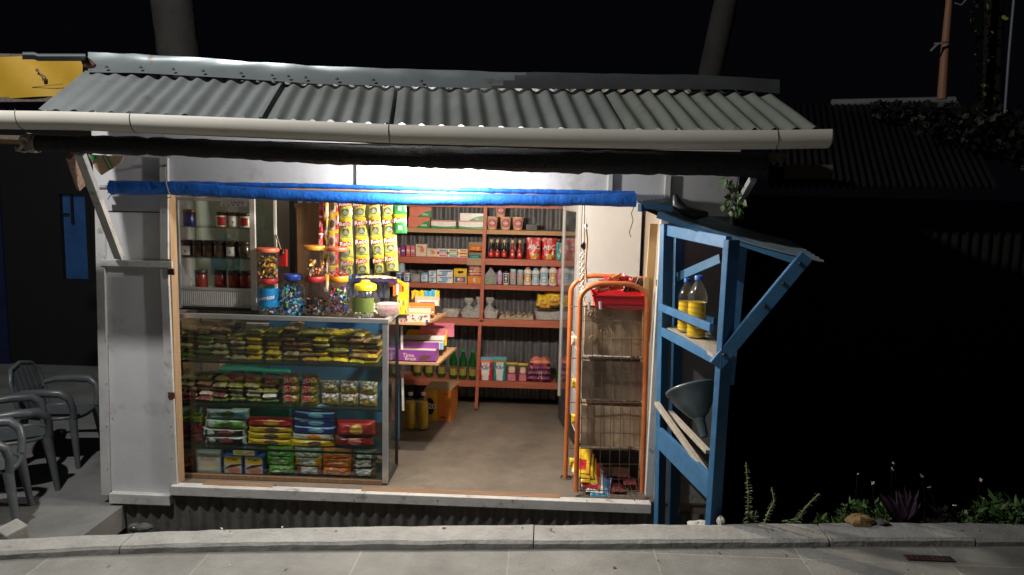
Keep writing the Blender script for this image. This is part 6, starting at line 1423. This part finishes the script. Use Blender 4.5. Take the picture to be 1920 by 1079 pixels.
# cardboard sheets behind the mesh
CB_A = mat('worn_cardboard', (0.46,0.33,0.21), .8, var=.25, vs=7, bump=.25, bs=14, spots=.35, ss=5, spot=(.28,.2,.13)); CB_B = mat('dark_cardboard', (0.26,0.19,0.13), .8, var=.25, vs=6, bump=.25, bs=14)
for i, (x0_, y0_, x1_, y1_, Y, lb, sk) in enumerate(((1096,574,1210,668,.12,'grey brown cardboard sheet with embossed flower circles in the rack top',0),(1092,678,1210,751,.12,'plain dark cardboard sheet in the second tier of the rack',0),(1090,762,1208,838,.12,'lighter cardboard sheet in the third tier of the rack',0))):
    q = MB(); x_a, x_b, z_a, z_b = XX(x0_,(y0_+y1_)/2,Y), XX(x1_,(y0_+y1_)/2,Y), ZZ(1150,y1_,Y), ZZ(1150,y0_,Y)
    CB2 = [CB_A, CB_B, CB_A][i]; q.box(x_a+.004, x_b-.004, Y+.022, Y+.19, z_a, z_b-.012, CB2)  # box added behind each sheet so the gaps between tiers stay dark
    for s_ in (0, .006): q.grid(14, 10, lambda u, v: (x_a+(x_b-x_a)*u, Y+s_+.012*noise.noise(Vector((u*2.5,v*2,i*5)))+.01*(1-v), z_a+(z_b-z_a)*v+.006*noise.noise(Vector((u*6,9,i)))*v), CB2)
    if i == 0:
        for (px, py) in ((1122,602),(1143,586),(1112,636),(1133,622),(1108,590)):
            c = UV(px,py,Y-.004); q.tube([c+Vector((.022*math.cos(a*.45),0,.022*math.sin(a*.45))) for a in range(15)], .0022, CB2, 4); q.lathe([(.006,-.004),(.006,.002)], CB2, 8, c)
    tag(q.build('cardboard_sheet'), lb, 'cardboard', 'cardboard sheets in the orange rack')
q = MB(); q.box(XX(1100,880,.32),XX(1196,880,.32),.30,.33,ZZ(1150,915,.3),ZZ(1150,845,.3),DARK); q.box(XX(1105,872,.25),XX(1180,872,.25),.22,.26,ZZ(1150,890,.25),ZZ(1150,874,.25),DBRN); tag(q.build('dark_box'), 'dark box in the lowest tier of the orange rack', 'box')
pm = [(YEL,RED),(YEL,DBRN),(YEL,RED),(RED,WHT),(WHT,RED),(SKY_,WHT),(BLU,WHT)]
for i in range(7):
    a_, c_ = pm[i]; q = pillow(.115, .20, .026, a_, mf=lambda u, v: c_ if (abs(u-.5) < .22 and abs(v-.35) < .2) or u > .93 else a_, seed=i+40, flat=True, wr=.2)
    o = tag(q.build('snack_packet', None, origin=(0,0,0)), '%s packet fanned out in the orange rack, %s from the top' % (['yellow and red','yellow and brown','yellow and red','red and white','white and red','light blue','dark blue'][i], ORD[i]), 'snack packet', 'packets at the bottom of the orange rack')
    p = UV(1092+i*6.0, 868+i*9, .20-.012*i); o.location = p-Vector((0,-.02,0)); o.rotation_euler = (.55, .10, .08*(i%3-1))
for i, (px, py, m) in enumerate(((1078,640,CRM),(1079,720,YEL),(1078,786,YEL),(1074,868,YEL))):
    q = pillow(.05,.06,.03,m,seed=i+3,wr=.3); o = tag(q.build('snack_packet', None, origin=(0,0,0)), 'small %s packet in the %s side basket of the orange rack' % ('cream' if i==0 else 'yellow', ORD[i]), 'snack packet', 'packets in the side baskets'); o.location = UV(px,py+8,.2)
for i, (px, py) in enumerate(((1150,925),(1172,912),(1160,898))):
    q = pillow(.09,.14,.03,MAR,seed=i+60,flat=True,wr=.3); o = tag(q.build('snack_packet', None, origin=(0,0,0)), 'dark maroon packet in the dim right corner of the rack floor, %s' % ['nearest','rightmost','rearmost'][i], 'snack packet', 'maroon packets in the rack'); o.location = UV(px+8,py-6,.18+.04*i)
# red basket with packets on top
RBK = mat('red_basket', (0.62,0.02,0.03), .35, var=.1)
bs = thing('basket', UV(1160,572,.2), 'red plastic basket of packets on top of the orange rack', 'basket')
xa_, xb_, zb_, zt_ = XX(1112,560,.07), XX(1216,560,.07), ZZ(1160,578,.12), ZZ(1160,556,.07)
q = MB()
for (ya_, yb_) in ((.07,.076),(.33,.336)):
    q.add([(xa_+.02,ya_+.01,zb_),(xb_-.03,ya_+.01,zb_),(xb_,ya_,zt_),(xa_,ya_,zt_)], [(0,1,2,3)], RBK)
q.add([(xa_+.02,.08,zb_),(xa_+.02,.33,zb_),(xa_,.336,zt_),(xa_,.07,zt_)], [(0,1,2,3)], RBK); q.add([(xb_-.03,.08,zb_),(xb_-.03,.33,zb_),(xb_,.336,zt_),(xb_,.07,zt_)], [(0,1,2,3)], RBK)
q.add([(xa_+.02,.08,zb_),(xb_-.03,.08,zb_),(xb_-.03,.33,zb_),(xa_+.02,.33,zb_)], [(0,1,2,3)], RBK); q.build('tub_body', bs)
q = MB(); q.tube([(xa_,.07,zt_),(xb_,.07,zt_),(xb_,.336,zt_),(xa_,.336,zt_),(xa_,.07,zt_)], .006, RBK, 8); q.build('rim', bs)
q = MB()
for k in range(16):
    for j in range(2): x = xa_+.03+(xb_-xa_-.06)*(k+.5)/16; z = zb_+.012+(zt_-zb_)*(.12+.4*j); yy_ = .0788-(z-zb_)/(zt_-zb_)*.01; q.add([(x-.004,yy_,z),(x+.004,yy_,z),(x+.004,yy_-.0015,z+.012),(x-.004,yy_-.0015,z+.012)], [(0,1,2,3)], DRED)
q.build('slots', bs)
for i, (px, py, m, c_, rz) in enumerate(((1128,548,CRM,RED,.5),(1142,544,RED,WHT,-.4),(1150,540,ORA,CRM,.7),(1163,543,RED,CRM,.1),(1175,541,RED,SALM,-.6),(1132,552,RED,WHT,.2),(1155,550,SALM,RED,-.2))):
    q = pillow(.10,.075,.03,m,mf=lambda u, v: c_ if abs(v-.5) < .18 and .2 < u < .8 else m,seed=i+70,wr=.25); o = tag(q.build('snack_packet', None, origin=(0,0,0)), '%s packet in the red basket, %s counted from the left' % ('red' if m is RED else 'orange and cream' if m is ORA else 'cream' if m is CRM else 'coral', ORD[i]), 'snack packet', 'packets in the red basket'); o.location = UV(px,py-5,.12+.02*i); o.rotation_euler = (.5,.4*math.sin(i*2),rz)
for i in range(5):
    q = MB(); a_ = UV(1172+i*8, 548, .18+.01*i); q.tube([a_, a_+Vector((.03+.006*i,.02,.085))], .013, BRN, 8); q.lathe([(.014,0),(.014,.01)], SALM, 8, a_+Vector((.03+.006*i,.02,.085)))
    tag(q.build('wrapped_stick'), 'brown tube-shaped sachet sticking out of the red basket, %s from the left' % ORD[i], 'sachet', 'brown tube sachets in the red basket')
for i, px in enumerate((1104,1125)):
    q = MB(); q.tube([UV(px,566,.055),UV(px+1,580,.055)], .009, WHT, 8); tag(q.build('white_clip'), '%s white clip on the front of the red basket' % ['left','right'][i], 'clip', 'white clips')
# hanging string of white beads and wooden tag
q = MB(); q.tube([UV(1096,384,.10),UV(1096,430,.10),UV(1094,560,.10)], .0025, DARK, 5)
for i in range(46):
    p = UV(1091+3*math.sin(i*2.1)+(i%2)*3, 476+i*1.9, .095); q.lathe([(.002,-.006),(.0065,-.002),(.0065,.003),(.002,.006)], mat('bead_cream',(0.75,0.70,0.60),.5), 7, p)
t = thing('bead_string', UV(1095,520,.10), 'string of white sachets hanging beside the fridge edge', 'string'); q.build('beads', t)
q = MB(); c = UV(1095,462,.09); q.add([c+Vector(v) for v in ((-.022,0,0),(0,0,-.028),(.022,0,0),(0,0,.028),(-.022,.008,0),(0,.008,-.028),(.022,.008,0),(0,.008,.028))], [(0,1,2,3),(7,6,5,4),(0,4,5,1),(1,5,6,2),(2,6,7,3),(3,7,4,0)], BLACK); q.build('diamond_tag', t)
q = MB(); q.tube([UV(1099,430,.09),UV(1101,450,.09),UV(1098,500,.09),UV(1100,530,.09)], .007, mat('brown_cord',(0.35,0.22,0.14),.8), 6, rf=lambda i,k,p:1+.4*noise.noise(p*90)); q.lathe([(.001,-.02),(.012,0),(.001,.02)], WHT, 6, UV(1099,424,.09)); q.build('cord', t)
